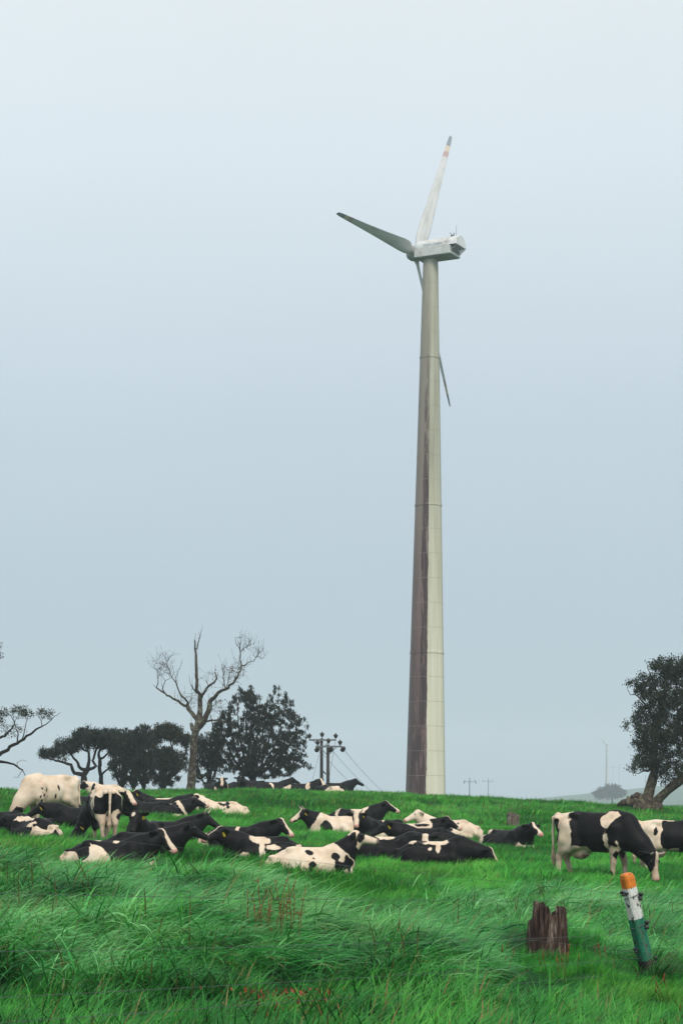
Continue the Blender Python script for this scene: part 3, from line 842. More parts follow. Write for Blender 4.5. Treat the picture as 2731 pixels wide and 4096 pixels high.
cow(425, 84.0, 178, 'small looking white cow with black head lying on the left crest', ny=0, ne=22, hp=-40, base='w', neck='w', face='blaze', s=1, blobs=[(.55, .5, .12, .5)])
cow(600, 54.0, 184, 'large black cow lying with white legs, its white-blazed face turned to the camera', ny=70, ne=46, hy=128, hp=-36, base='b', neck='b', face='wide', s=1,
    blobs=[(-.30, .14, .10, .22, L, 1), (-.82, .22, .20, .22, L)])
cow(650, 59.0, 8, 'black cow lying behind the large black one, head turned away', ny=30, ne=24, hy=70, base='b', neck='b', s=-1)
cow(650, 65.5, 176, 'white cow with a black neck and pale poll lying behind the left group', ny=14, ne=42, hy=20, hp=-26, base='w', neck='b', face='blaze', s=1, tags=1,
    blobs=[(.45, .6, .26, .7), (-.55, .5, .30, .26)])
cow(655, 57.5, 26, 'white cow with black patches and a black pink-nosed head turned right', ny=-14, ne=28, hy=-18, hp=-20, base='w', neck='b', face='blaze', s=-1,
    blobs=[(-.35, .70, .26, .13), (-.05, .55, .12, .14), (.30, .8, .09, .3), (-.7, .3, .1, .2)])
cow(885, 63.0, 170, 'white cow with scattered small black spots lying apart, facing away left', ny=-22, ne=38, hy=-40, hp=-16, base='w', neck='w', face='allwhite', s=1, tags=1,
    blobs=[(.60, .6, .16, .5), (.30, .30, .07, .15), (-.06, .84, .06, .08), (-.16, .80, .05, .08), (-.30, .86, .09, .12), (-.36, .68, .06, .07), (-.12, .50, .04, .10), (-.05, .38, .05, .06), (.02, .9, .05, .05), (-.22, .6, .03, .06)])
cow(592, 42.6, 258, 'black cow lying face on to the camera, white star on its forehead', ny=2, ne=34, hy=4, hp=-48, base='b', neck='b', face='star', s=-1, tags=1, blobs=[(-.1, .3, .2, .35, L, -1), (.5, .1, .2, .2, L)])
cow(668, 45.6, 22, 'black horned cow with a white hip lying behind the star-faced cow', ny=-4, ne=30, hy=-40, hp=-34, base='b', neck='b', face='black', horns=True, s=-1, blobs=[(-.60, .75, .16, .40, L), (-.50, .5, .06, .3, L)])
cow(572, 39.4, 8, 'dark brownish black cow lying behind the nearest one, muzzle pointing right', ny=-6, ne=30, hy=-4, hp=-30, base='b', neck='b', face='black', s=-1, tags=1)
cow(445, 36.3, 4, 'nearest left cow, black with a white hindquarter and blaze, lying facing right', ny=-8, ne=30, hy=-30, hp=-44, base='b', neck='b', face='blaze', s=-1,
    blobs=[(-.30, .40, .22, .58, L), (-.80, .34, .30, .40, L), (-.56, .72, .17, .36), (-.62, .20, .14, .17), (.10, .93, .06, .05, L), (.82, .1, .16, .2, L)])
# ---- the middle pair and the white cow
cow(1052, 41.2, 196, 'black cow with a white shoulder patch, blaze and yellow tag, facing left', ny=8, ne=30, hy=10, hp=-24, base='b', neck='b', face='blaze', s=1, tags=1,
    blobs=[(.16, .86, .22, .15, L), (.12, .55, .07, .42, L), (-.12, .60, .14, .10, L), (.55, .15, .12, .3, L), (-.78, .5, .10, .22, L), (-.95, .3, .1, .2)])
cow(958, 44.2, -6, 'dark cow with a thin white girth stripe lying behind the tagged black one', ny=-6, ne=26, hy=-28, hp=-40, base='b', neck='b', face='blaze', s=-1,
    blobs=[(-.02, .80, .045, .4, L), (-.85, .45, .22, .5, L), (-.72, .6, .12, .22)])
cow(1250, 38.0, 8, 'white cow with a black neck band and black eye patch, lying in front', ny=-6, ne=48, hy=-12, hp=-14, base='w', neck='band', face='patch', s=-1,
    blobs=[(-.10, .80, .075, .09), (-.02, .60, .03, .03), (-.08, .42, .10, .11), (.44, .66, .09, .12), (.56, .30, .14, .24), (.72, .5, .12, .36), (-.78, .42, .06, .09), (-.12, .3, .05, .08), (.66, .1, .06, .2, L)])
# ---- the right group
cow(1348, 54.0, 190, 'cow with a white face and horn stubs, black neck, lying left of the group', ny=-12, ne=30, hy=6, hp=-34, base='w', neck='b', face='wide', horns=True, s=1, tags=1, blobs=[(.42, .4, .16, .42), (-.5, .6, .1, .2)])
cow(1418, 57.3, 4, 'black and white patched cow lying at the back, blazed black head facing right', ny=0, ne=34, hy=-10, hp=-28, base='w', neck='b', face='blaze', s=-1, blobs=[(-.30, .75, .26, .35), (.55, .6, .2, .6), (-.75, .7, .1, .2)])
cow(1528, 51.8, 208, 'black cow with a white stripe, its blazed face looking at the camera', ny=26, ne=32, hy=58, hp=-40, base='b', neck='b', face='wide', horns=True, s=1, tags=1, blobs=[(.02, .5, .09, .6, L), (.30, .3, .05, .2, L)])
cow(1700, 47.6, 178, 'long all black cow lying across the group, tag in its ear, facing left', ny=10, ne=26, hy=16, hp=-32, base='b', neck='b', face='black', s=1, tags=1)
cow(1642, 51.2, 2, 'black-headed cow with a white back lying right behind the long black cow', ny=-4, ne=26, hy=-14, hp=-30, base='w', neck='b', face='blaze', s=-1, blobs=[(-.30, .85, .10, .10), (-.75, .8, .14, .2), (.66, .6, .12, .6), (.3, .9, .2, .06)])
cow(1795, 54.4, 176, 'white cow with pink muzzle and clustered black flank spots, facing left', ny=10, ne=42, hy=24, hp=-26, base='w', neck='w', face='allwhite', horns=False, s=1,
    blobs=[(.16, .80, .06, .07), (.05, .84, .08, .06), (-.02, .70, .06, .12), (.10, .62, .08, .13), (-.10, .85, .05, .08), (-.17, .72, .05, .10), (.02, .48, .07, .12), (.24, .66, .04, .09), (-.26, .8, .04, .06), (.55, .8, .12, .2), (-.08, .55, .04, .06), (.3, .5, .03, .05)])
cow(1552, 42.6, -10, 'dark brownish cow lying with its blazed face lowered towards the camera', ny=-40, ne=8, hy=-84, hp=-50, base='b', neck='b', face='wide', s=-1, blobs=[(-.05, .97, .20, .10, L), (.5, .9, .12, .08, L)])
cow(1735, 41.4, -8, 'long black cow lying with a white saddle patch, head dropped into the grass', ny=-4, ne=-12, hy=-6, hp=-52, nl=0.66, base='b', neck='b', face='blaze', s=-1, blobs=[(.10, .92, .26, .10, L), (.12, .75, .05, .18, L), (-.62, .95, .24, .07, L), (-.05, .7, .04, .05, L)])
cow(2030, 49.2, -52, 'lone black cow with a white hip and white face lying facing right', ny=-6, ne=26, hy=-10, hp=-26, base='b', neck='b', face='blaze', s=-1, blobs=[(-.62, .92, .30, .16, L), (-.58, .6, .09, .35, L), (.8, .4, .14, .3, L)])
# ---- the crest
cow(870, 99.0, 300, 'cow with a white blazed face watching from the crest beside the dead tree', ny=-24, ne=30, hy=-30, hp=-44, base='b', neck='b', face='wide', s=-1, blobs=[(.62, .3, .14, .4, L)], size=1.02)
cow(895, 104.0, 20, 'pale rumped dark cow just showing over the crest behind the blazed face', ny=0, ne=5, hp=-30, base='b', neck='b', s=-1, blobs=[(-.6, .6, .25, .6, L)], size=1.02)
cow(1015, 99.5, 200, 'all black cow lying on the crest looking straight at the camera', ny=40, ne=30, hy=64, hp=-40, base='b', neck='b', face='black', s=1, size=1.02)
cow(1095, 101.0, 10, 'black cow on the crest under the big bush, head raised facing right', ny=0, ne=34, hy=20, hp=-24, base='b', neck='b', face='black', s=-1, blobs=[(-.2, .4, .16, .5, L)], size=1.02)
cow(1212, 104.0, 186, 'black cow with a white cheek on the crest, facing left', ny=0, ne=36, hy=10, hp=-26, base='b', neck='b', face='blaze', s=1, tags=1, size=1.02)
cow(1205, 98.5, 0, 'black cow with white rump and shoulder stripe lying in front on the crest', ny=-4, ne=36, hy=-50, hp=-36, base='b', neck='b', face='wide', s=-1, blobs=[(-.78, .5, .22, .6, L), (.34, .75, .12, .3, L)], size=1.02)
cow(1322, 95.5, 118, 'white cow with a black shoulder lying rump first on the crest', ny=20, ne=2, hp=-30, base='w', neck='b', s=-1, blobs=[(.3, .7, .3, .5), (-.9, .1, .2, .1)], size=1.02)
cow(1345, 100.0, -4, 'black cow lying by the utility poles, head up facing right', ny=-2, ne=30, hy=-6, hp=-30, base='b', neck='b', face='black', s=-1, size=1.02)
# ------------------------------------------------------------------ trees: limbs traced, twigs grown towards the crown's volume
def colonize(P, par, attr, step, kill, reach, iters, maxn=6000):
    P = [np.array(p, float) for p in P]; par = list(par)
    attr = np.asarray(attr, float)
    arr = np.array(P)
    d = np.linalg.norm(attr[:, None] - arr[None], axis=2)
    near = d.argmin(1); nd = d.min(1)
    alive = np.ones(len(attr), bool)
    rg = np.random.default_rng(len(attr))
    for _ in range(iters):
        act = alive & (nd < reach)
        if not act.any() or len(P) > maxn: break
        nodes = np.unique(near[act])
        ai = np.nonzero(act)[0]
        dirs = attr[ai] - np.array(P)[near[ai]]
        dirs /= np.linalg.norm(dirs, axis=1)[:, None] + 1e-9
        sums = np.zeros((len(P), 3)); np.add.at(sums, near[ai], dirs)
        new = []
        for n_ in nodes:
            v = sums[n_]; L_ = np.linalg.norm(v)
            if L_ < 1e-3: continue
            v = v / L_ + rg.normal(0, 0.22, 3)
            v /= np.linalg.norm(v)
            new.append(P[n_] + v * step); par.append(int(n_))
        if not new: break
        i0 = len(P); P += new
        na = np.array(new)
        dd = np.linalg.norm(attr[:, None] - na[None], axis=2)
        m = dd.min(1); b = m < nd
        nd[b] = m[b]; near[b] = dd.argmin(1)[b] + i0
        alive &= nd > kill
    return np.array(P), np.array(par)

def radii(par, tip, trunk, ex=2.3):
    n = len(par)
    r = np.zeros(n); ch = [[] for _ in range(n)]
    for i, p in enumerate(par):
        if p >= 0: ch[p].append(i)
    for i in range(n - 1, -1, -1):
        r[i] = tip if not ch[i] else sum(r[c] ** ex for c in ch[i]) ** (1 / ex)
    return r * 1.0, ch

def skeleton_mesh(name, P, par, r, mat, chains=()):
    V, F = [], []
    done = set()
    for c in chains:
        # thick limbs are one continuous tube
        c = [i for k, i in enumerate(c) if k < 2 or r[i] > .035]
        if len(c) < 3: continue
        done.update(c[1:])
        pts = P[c]; n = 12; ref = None; rings = []
        k = len(V)
        for q in range(len(c)):
            t = pts[min(q + 1, len(c) - 1)] - pts[max(q - 1, 0)]; t = t / (np.linalg.norm(t) + 1e-9)
            if ref is None: ref = np.cross(t, [0.3, 0.9, 0.2])
            u = ref - t * (ref @ t); u /= np.linalg.norm(u); ref = u; w_ = np.cross(t, u)
            rr = r[c[q]] if q else min(r[c[0]], r[c[1]] * 1.25)
            for a_ in range(n):
                V.append(pts[q] + (u * math.cos(2 * math.pi * a_ / n) + w_ * math.sin(2 * math.pi * a_ / n)) * rr * (1 + .10 * math.sin(a_ * 2.1 + q * .9) * (rr > .1)))
        for q in range(len(c) - 1):
            for a_ in range(n): F.append((k + q * n + a_, k + q * n + (a_ + 1) % n, k + (q + 1) * n + (a_ + 1) % n, k + (q + 1) * n + a_))
    for i, p in enumerate(par):
        if p < 0 or i in done: continue
        a, b = P[p], P[i]
        r0 = min(r[p], r[i] * 1.35) if r[i] < .1 else min(r[p], r[i] * 1.12); r1 = r[i]
        n = 8 if r1 > 0.12 else (5 if r1 > 0.03 else 3)
        t = b - a; L_ = np.linalg.norm(t)
        if L_ < 1e-5: continue
        t = t / L_
        u = np.cross(t, [0.3, 0.9, 0.2]); u /= np.linalg.norm(u); w_ = np.cross(t, u)
        a = a - t * r0 * (0.3 if r1 < .1 else 0.02)
        if r1 > .1: n = 12
        k = len(V)
        for q in range(n):
            c_, s_ = math.cos(2 * math.pi * q / n), math.sin(2 * math.pi * q / n)
            V.append(a + (u * c_ + w_ * s_) * r0); V.append(b + (u * c_ + w_ * s_) * r1)
        for q in range(n):
            F.append((k + 2 * q, k + 2 * ((q + 1) % n), k + 2 * ((q + 1) % n) + 1, k + 2 * q + 1))
    return np_mesh(name, np.array(V), np.array(F), mat)

def leaf_mesh(name, C, D, size, mat, rg, aspect=0.30, jit=0.35):
    """quads: C centres, D growth directions"""
    n = len(C)
    D = D + rg.normal(0, jit, D.shape); D /= np.linalg.norm(D, axis=1)[:, None]
    S = np.cross(D, rg.normal(0, 1, D.shape)); S /= np.linalg.norm(S, axis=1)[:, None] + 1e-9
    l = size * rg.uniform(0.6, 1.35, n)[:, None]
    V = np.stack([C, C + D * l * .45 + S * l * aspect, C + D * l, C + D * l * .55 - S * l * aspect], 1).reshape(-1, 3)
    F = np.arange(4 * n).reshape(-1, 4)
    me = np_mesh(name, V, F, mat, smooth=False)
    set_attr(me, 'tint', np.repeat(rg.uniform(0, 1, n), 4).astype(np.float32))
    return me

def tree(name, label, Y, limbs, crowns, wood, leaf=None, tip=0.012, trunk_r=0.25, step=0.22, kill=0.35, reach=2.2, leaf_n=0, leaf_size=0.1, leaf_up=0.6, leaf_spread=0.14,
         zone=None, seed=1, group=None, extra=None, iters=70, maxn=6000, thin=1.0, gap=-.45, gap_s=1.1, aspect=.30, jit=.35):
    """limbs: polylines of (pixel x, pixel row, depth offset, radius); crowns: (cx, cy, rx, ry, depth offset, depth radius, attractors)"""
    rg = np.random.default_rng(seed)
    b0 = limbs[0][0]
    base = px(b0[0], b0[1], Y + b0[2])
    g = gz(base.x, base.y)
    P, par, rad0, chains = [], [], [], []
    for li, lb in enumerate(limbs):
        pts = [np.array(px(a, b, Y + c)) for a, b, c, r_ in lb]; rs = [q[3] for q in lb]
        if li == 0:
            pts[0][2] = min(g - 0.15, pts[0][2])
            prev = -1
        else:
            prev = int(np.argmin(np.linalg.norm(np.array(P) - pts[0], axis=1)))
        chains.append([] if li == 0 else [prev])
        for k in range(len(pts)):
            if k == 0:
                if li == 0: P.append(pts[0]); par.append(-1); rad0.append(rs[0]); prev = 0; chains[-1].append(0)
                continue
            a, b = pts[k - 1], pts[k]
            m = max(1, int(np.linalg.norm(b - a) / step))
            for j in range(1, m + 1):
                t = j / m
                P.append(a + (b - a) * t + rg.normal(0, 0.035 * min(1, step / 0.2), 3) * (1.0 if rs[k] < .12 else .25)); par.append(prev); prev = len(P) - 1; chains[-1].append(prev)
                rad0.append(rs[k - 1] + (rs[k] - rs[k - 1]) * t)
    nl = len(P)
    A_ = []
    for cx_, cy_, rx_, ry_, do, rd, n in crowns:
        q = rg.normal(0, 1, (n, 3)); q /= np.linalg.norm(q, axis=1)[:, None]; q *= rg.uniform(0, 1, (n, 1)) ** 0.42
        sc = Y / FPX
        c0 = np.array(px(cx_, cy_, Y + do))
        A_.append(c0 + q * np.array([rx_ * sc, rd, ry_ * sc]))
    if A_:
        A_ = np.concatenate(A_)
        P, par = colonize(P, par, A_, step, kill, reach, iters, maxn)
    else:
        P = np.array(P); par = np.array(par)
    r, ch = radii(par, tip, trunk_r)
    r *= thin
    r[:nl] = np.maximum(np.minimum(r[:nl], np.array(rad0)), np.array(rad0) * 0.9)
    for i in range(nl, len(P)): r[i] = min(r[i], r[par[i]] * 0.85) if r[par[i]] > tip else tip
    root = empty(name, (base.x, base.y, g))
    off = np.array([base.x, base.y, g])
    link('trunk', skeleton_mesh('trunk', P - off, par, r, wood, chains), root)
    if leaf is not None and leaf_n:
        cand = np.array([i for i in range(nl, len(P)) if r[i] < tip * 2.6])
        if zone is not None: cand = cand[[zone(P[i] - off) for i in cand]]
        gate = vnoise(P[cand], gap_s, seed) + .5 * vnoise(P[cand], gap_s * 2.7, seed + 1) > gap
        cand = cand[gate]
        pick = rg.choice(cand, leaf_n)
        dirv = P[pick] - P[par[pick]]; dirv /= np.linalg.norm(dirv, axis=1)[:, None] + 1e-9
        dirv = dirv * (1 - leaf_up) + np.array([0, 0, 1]) * leaf_up
        C = P[pick] - off + rg.normal(0, leaf_spread, (leaf_n, 3))
        link('crown', leaf_mesh('crown', C, dirv, leaf_size, leaf, rg, aspect, jit), root)
    if extra: extra(root, P - off, par, r, nl, rg, ch)
    tag(root, label, 'tree', group)
    return root

# umbrella tree with a flat dark canopy
tree('umbrella_tree', 'windswept tree with a flat dark umbrella canopy on bare curving limbs', 112,
     [[(338, 3155, 0, .21), (336, 3100, 0, .20), (350, 3082, 0, .17)],
      [(336, 3100, 0, .15), (300, 3092, -.3, .12), (285, 3060, -.5, .10), (240, 3045, -.6, .07), (190, 3030, -.4, .04)],
      [(345, 3085, 0, .13), (318, 3070, .3, .10), (305, 3040, .4, .08), (280, 3010, .3, .05)],
      [(350, 3082, 0, .13), (358, 3040, .2, .10), (355, 3010, 0, .07), (330, 2990, -.3, .05)],
      [(350, 3082, 0, .12), (385, 3066, -.2, .09), (372, 3045, -.1, .08), (380, 3010, 0, .07), (395, 2980, .2, .05)]],
     [(205, 3014, 58, 20, 0, 1.2, 260), (270, 2985, 55, 32, 0, 1.5, 360), (345, 2950, 60, 38, 0, 1.7, 460), (425, 2950, 66, 44, 0, 1.7, 480), (470, 2985, 36, 30, .2, 1.2, 180)],
     M['bark_dark'], M['leaf_dark'], tip=0.010, step=0.17, kill=0.24, reach=1.7, leaf_n=27200, leaf_size=0.084, leaf_up=0.35, leaf_spread=0.09, seed=3, zone=None, group='trees along the crest')
tree('umbrella_tree', 'second slim umbrella tree whose forked trunk leans into the dark thicket', 113,
     [[(405, 3150, 0, .15), (405, 3105, 0, .14), (398, 3070, 0, .12), (402, 3035, 0, .11), (392, 3010, .1, .08), (415, 2985, .1, .06)],
      [(402, 3040, 0, .08), (425, 3020, .2, .06), (450, 3000, .3, .04)],
      [(405, 3105, 0, .08), (425, 3080, -.2, .06), (470, 3062, -.3, .05)]],
     [(420, 2975, 45, 22, .2, 1.0, 160), (470, 2975, 45, 40, .3, 1.2, 280)], M['bark_dark'], M['leaf_dark'], tip=0.010, step=0.17, kill=0.24, reach=1.6, leaf_n=9600, leaf_size=0.084, leaf_up=0.4, leaf_spread=0.09, seed=4, group='trees along the crest')
# the thicket of upright stems
def thicket(cx_, w_, top, seed, label, Y, n_leaf, nm='thicket_tree', low=3150):
    rg = np.random.default_rng(seed)
    limbs = [[(cx_, low, 0, .13), (cx_ + 4, low - 60, 0, .10), (cx_, low - 130, 0, .06)]]
    for k in range(9):
        a = rg.uniform(-1, 1); d = rg.uniform(-.9, .9)
        limbs.append([(cx_ + a * w_ * .22, low - 5, d * .4, .055), (cx_ + a * w_ * .55, low - 70, d, .045), (cx_ + a * w_ * .8 + rg.uniform(-8, 8), top + 60 + 30 * abs(a), d * 1.3, .025)])
    return tree(nm, label, Y, limbs, [(cx_, (top + low) / 2 + 30, w_ * 1.05, (low - top) / 2 - 22, 0, 1.5, 560), (cx_, top + 55, w_ * .85, 52, 0, 1.3, 420)], M['bark_dark'], M['leaf_dark'],
                tip=0.013, step=0.17, kill=0.24, reach=1.3, leaf_n=int(n_leaf * 1.0), leaf_size=0.14, aspect=.17, jit=.22, zone=lambda p: p[2] > 1.75 or hash((int(p[0] * 6), int(p[2] * 4))) % 10 < 3, leaf_up=0.75, leaf_spread=0.07, gap=-.42, gap_s=1.4, seed=seed, group='trees along the crest')
thicket(490, 62, 2915, 11, 'dark thicket of upright stems right of the umbrella tree', 110, 7000)
thicket(532, 52, 2925, 13, 'narrow dark bush in the middle of the thicket', 111.5, 6500)
thicket(575, 60, 2900, 12, 'dark many-stemmed bush left of the olive domed crown', 109, 9000)
thicket(655, 80, 2985, 14, 'low dark undergrowth of stems beneath the olive domed crown', 111, 9000)
tree('domed_tree', 'domed olive crown on slanting limbs just left of the dead tree', 113,
     [[(650, 3150, 0, .16), (655, 3090, 0, .14), (690, 3040, 0, .10), (690, 2990, 0, .07)],
      [(655, 3090, 0, .10), (620, 3040, .2, .08), (615, 2985, .2, .05)],
      [(655, 3090, 0, .10), (720, 3060, -.2, .08), (740, 3010, -.2, .05)],
      [(650, 3120, 0, .08), (600, 3080, .3, .06), (590, 3030, .3, .04)],
      [(650, 3120, 0, .08), (700, 3100, .3, .06), (750, 3050, .3, .04)]],
     [(670, 2925, 62, 34, 0, 1.5, 420), (615, 2965, 40, 28, 0, 1.2, 200), (735, 2958, 40, 26, 0, 1.2, 200), (680, 3050, 85, 60, 0, 1.4, 300)],
     M['bark_dark'], M['leaf_mid'], tip=0.010, step=0.17, kill=0.24, reach=1.5, leaf_n=19200, leaf_size=0.084, leaf_up=0.4, leaf_spread=0.09, seed=5, zone=lambda p: p[2] > 1.6 or (p[0] * 7 + p[2] * 3) % 1 < 0.35, group='trees along the crest')
thicket(830, 70, 2925, 15, 'dark bush with fanning trunks between the dead tree and big bush', 111, 8000)
# big dense bush
def bush():
    rg = np.random.default_rng(21)
    limbs = [[(1010, 3150, 0, .24), (1012, 3090, 0, .20), (1015, 3010, 0, .13), (1010, 2900, 0, .07)]]
    for a in (-1, -.8, -.6, -.4, -.2, 0.1, .25, .45, .65, .85, 1):
        d = rg.uniform(-1.4, 1.4)
        limbs.append([(1010 + a * 20, 3110, d * .2, .10), (1012 + a * 95, 3040 - 20 * (1 - abs(a)), d * .7, .08), (1018 + a * 160, 2950 - 60 * (1 - abs(a)), d, .05), (1022 + a * 178, 2860 - 55 * (1 - a * a), d * 1.1, .03)])
    crowns = [(1045, 2985, 160, 105, 0, 2.1, 750), (915, 2935, 68, 75, 0, 1.5, 300), (1030, 2875, 70, 62, 0, 1.5, 260), (1110, 2868, 52, 70, .4, 1.3, 220), (1170, 2925, 58, 85, 0, 1.4, 280), (960, 3040, 110, 75, 0, 1.7, 350), (1150, 3020, 80, 85, 0, 1.6, 350), (1060, 3080, 130, 50, 0, 1.6, 280)]
    for k in range(46):
        a = rg.uniform(-1, 1)
        lob = 26 * math.sin(a * 7.3 + 1.0) + 16 * math.sin(a * 15.0)
        x_ = 1040 + a * 192
        y_ = 2800 + 165 * abs(a) ** 2.6 + lob + rg.uniform(-14, 14)
        crowns.append((x_, y_, 6, rg.uniform(30, 60), rg.uniform(-1.2, 1.2), .2, 24))
    for k in range(14):
        sd = rg.choice([-1, 1])
        crowns.append((1040 + sd * rg.uniform(165, 200), rg.uniform(2900, 3090), 10, 22, rg.uniform(-1, 1), .3, 14))
    return tree('evergreen_tree', 'big dense dark evergreen bush with feathery upright shoots behind the crest', 110, limbs, crowns, M['bark_dark'], M['leaf_dark'],
                tip=0.011, step=0.19, kill=0.26, reach=1.8, leaf_n=30000, leaf_size=0.16, aspect=.15, jit=.20, leaf_up=0.8, leaf_spread=0.06, gap=-.22, gap_s=1.5, seed=22, group='trees along the crest', maxn=8000)
bush()
# bare tree on the crest
def Zp(x, y, d=0, r=.03): return (550 + x * .3827, 2500 + y * .3827, d, r)
def twigs_of(dead):
    def ex(root, P, par, r, nl, rg, ch):
        V, C, D = [], [], []
        segs = []
        cand = [i for i in range(len(P)) if r[i] < 0.10 and P[i][2] > 2.6 and par[i] >= 0]
        for i in cand:
            for _ in range(2 if r[i] < .035 else 1):
                if rg.uniform() > 0.46: continue
                d0 = P[i] - P[par[i]]; d0 = d0 / (np.linalg.norm(d0) + 1e-9) + rg.normal(0, .55, 3) + np.array([.05, 0, .55]); d0 /= np.linalg.norm(d0)
                p = P[i].copy(); ln = rg.uniform(.06, .13); rr = min(r[i] * .5, .012)
                chain_ = [p.copy()]
                for k in range(int(rg.integers(3, 7))):
                    d0 = d0 + rg.normal(0, .18, 3) + np.array([0, 0, .10]); d0 /= np.linalg.norm(d0)
                    p = p + d0 * ln; chain_.append(p.copy())
                segs.append((chain_, rr)); C.append(p.copy()); D.append(d0.copy())
        mb = MB()
        for c_, rr in segs: mb.tube(c_, [max(rr * (1 - .6 * k / len(c_)), .0045) for k in range(len(c_))], 3, cap=False)
        mb.build('twigs', M['bark_dark'], root)['kind'] = 'stuff'
        C, D = np.array(C), np.array(D)
        sel = (np.abs(C[:, 0] - 2.0) < .75) & (C[:, 2] > 4.6) & (C[:, 2] < 6.3)
        sel |= (np.abs(C[:, 0] - 0.4) < .5) & (C[:, 2] < 3.6)
        k = np.repeat(np.nonzero(sel)[0], 3)
        if len(k): link('crown', leaf_mesh('crown', C[k] + rg.normal(0, .07, (len(k), 3)), D[k], .09, M['leaf_dead'], rg), root)
    return ex
tree('bare_tree', 'leafless dead tree with a thick lichened trunk standing on the crest', 94,
     [[Zp(555, 1745, 0, .31), Zp(560, 1690, 0, .25), Zp(575, 1500, 0, .205), Zp(590, 1250, 0, .19), Zp(605, 1120, 0, .20), Zp(640, 1020, 0, .18), Zp(655, 900, .1, .15), Zp(655, 790, .1, .12), Zp(640, 720, .1, .10), Zp(622, 680, 0, .09), Zp(620, 500, 0, .085), Zp(610, 340, 0, .075), Zp(603, 250, 0, .05), Zp(600, 165, 0, .035)],
      [Zp(612, 270, 0, .045), Zp(632, 240, .1, .04), Zp(643, 130, .1, .025)],
      [Zp(640, 725, .1, .05), Zp(610, 690, .1, .045), Zp(568, 628, .2, .03)],
      [Zp(658, 780, .1, .09), Zp(690, 720, -.3, .07), Zp(745, 630, -.5, .06), Zp(800, 600, -.6, .05), Zp(828, 560, -.6, .045), Zp(830, 495, -.6, .035)],
      [Zp(630, 1080, 0, .20), Zp(690, 1010, -.1, .17), Zp(745, 890, -.2, .14), Zp(760, 800, -.3, .12), Zp(850, 720, -.6, .09), Zp(920, 670, -.8, .075), Zp(1000, 615, -1, .065), Zp(1055, 550, -1.1, .055), Zp(1085, 460, -1.1, .045), Zp(1078, 360, -1, .035), Zp(1080, 270, -1, .03), Zp(1040, 200, -.9, .02), Zp(1025, 140, -.9, .012)],
      [Zp(1090, 440, -1.1, .04), Zp(1150, 400, -1.2, .03), Zp(1220, 375, -1.2, .025), Zp(1260, 320, -1.2, .018), Zp(1320, 360, -1.2, .01)],
      [Zp(1080, 290, -1, .025), Zp(1110, 260, -.9, .02), Zp(1160, 220, -.8, .015), Zp(1230, 190, -.7, .01)],
      [Zp(920, 670, -.8, .04), Zp(915, 600, -.6, .03), Zp(900, 500, -.5, .02), Zp(890, 420, -.5, .012)],
      [Zp(930, 660, -.8, .03), Zp(960, 540, -.5, .02), Zp(1000, 440, -.4, .012)],
      [Zp(600, 1120, 0, .16), Zp(575, 1080, .2, .12), Zp(560, 1040, .3, .09)],
      [Zp(630, 1010, 0, .13), Zp(575, 930, .4, .11), Zp(520, 855, .6, .09), Zp(460, 815, .8, .075), Zp(370, 775, 1, .06), Zp(280, 715, 1.2, .05), Zp(205, 658, 1.3, .035), Zp(220, 570, 1.3, .022), Zp(205, 480, 1.2, .015), Zp(170, 445, 1.2, .010), Zp(128, 412, 1.2, .007)],
      [Zp(285, 715, 1.2, .035), Zp(265, 640, 1, .028), Zp(290, 590, .9, .022), Zp(345, 560, .9, .014)],
      [Zp(525, 845, .6, .07), Zp(522, 800, .4, .055), Zp(460, 745, .2, .05), Zp(425, 690, .1, .04), Zp(405, 600, 0, .035), Zp(360, 560, 0, .03), Zp(335, 480, 0, .025), Zp(310, 400, .1, .018), Zp(320, 350, .1, .012), Zp(395, 310, .2, .007)],
      [Zp(405, 600, 0, .022), Zp(410, 520, .2, .016), Zp(445, 440, .3, .009)],
      [Zp(680, 1010, 0, .06), Zp(830, 990, -.8, .045), Zp(900, 1020, -1, .03), Zp(1010, 1035, -1.2, .018)],
      [Zp(720, 980, -.1, .05), Zp(770, 880, .3, .03), Zp(820, 800, .6, .018)],
      [Zp(560, 940, .3, .04), Zp(545, 840, .6, .025), Zp(560, 720, .7, .014)]],
     [(590 + 60, 2500 + 470 * .3827, 30, 45, 0, .8, 25), (940, 2690, 45, 55, -.6, .8, 110), (985, 2580, 36, 40, -1, .6, 90), (1035, 2610, 26, 26, -1.2, .5, 50), (660, 2660, 32, 50, 1, .6, 50), (840, 2730, 25, 45, -.3, .6, 50), (770, 2800, 50, 40, .2, .7, 60), (860, 2830, 45, 35, .2, .7, 60), (640, 2650, 40, 40, .8, .5, 40)],
     M['bark_bare'], None, tip=0.009, step=0.16, kill=0.2, reach=1.0, seed=8, group='trees along the crest', extra=twigs_of(True), thin=0.9)

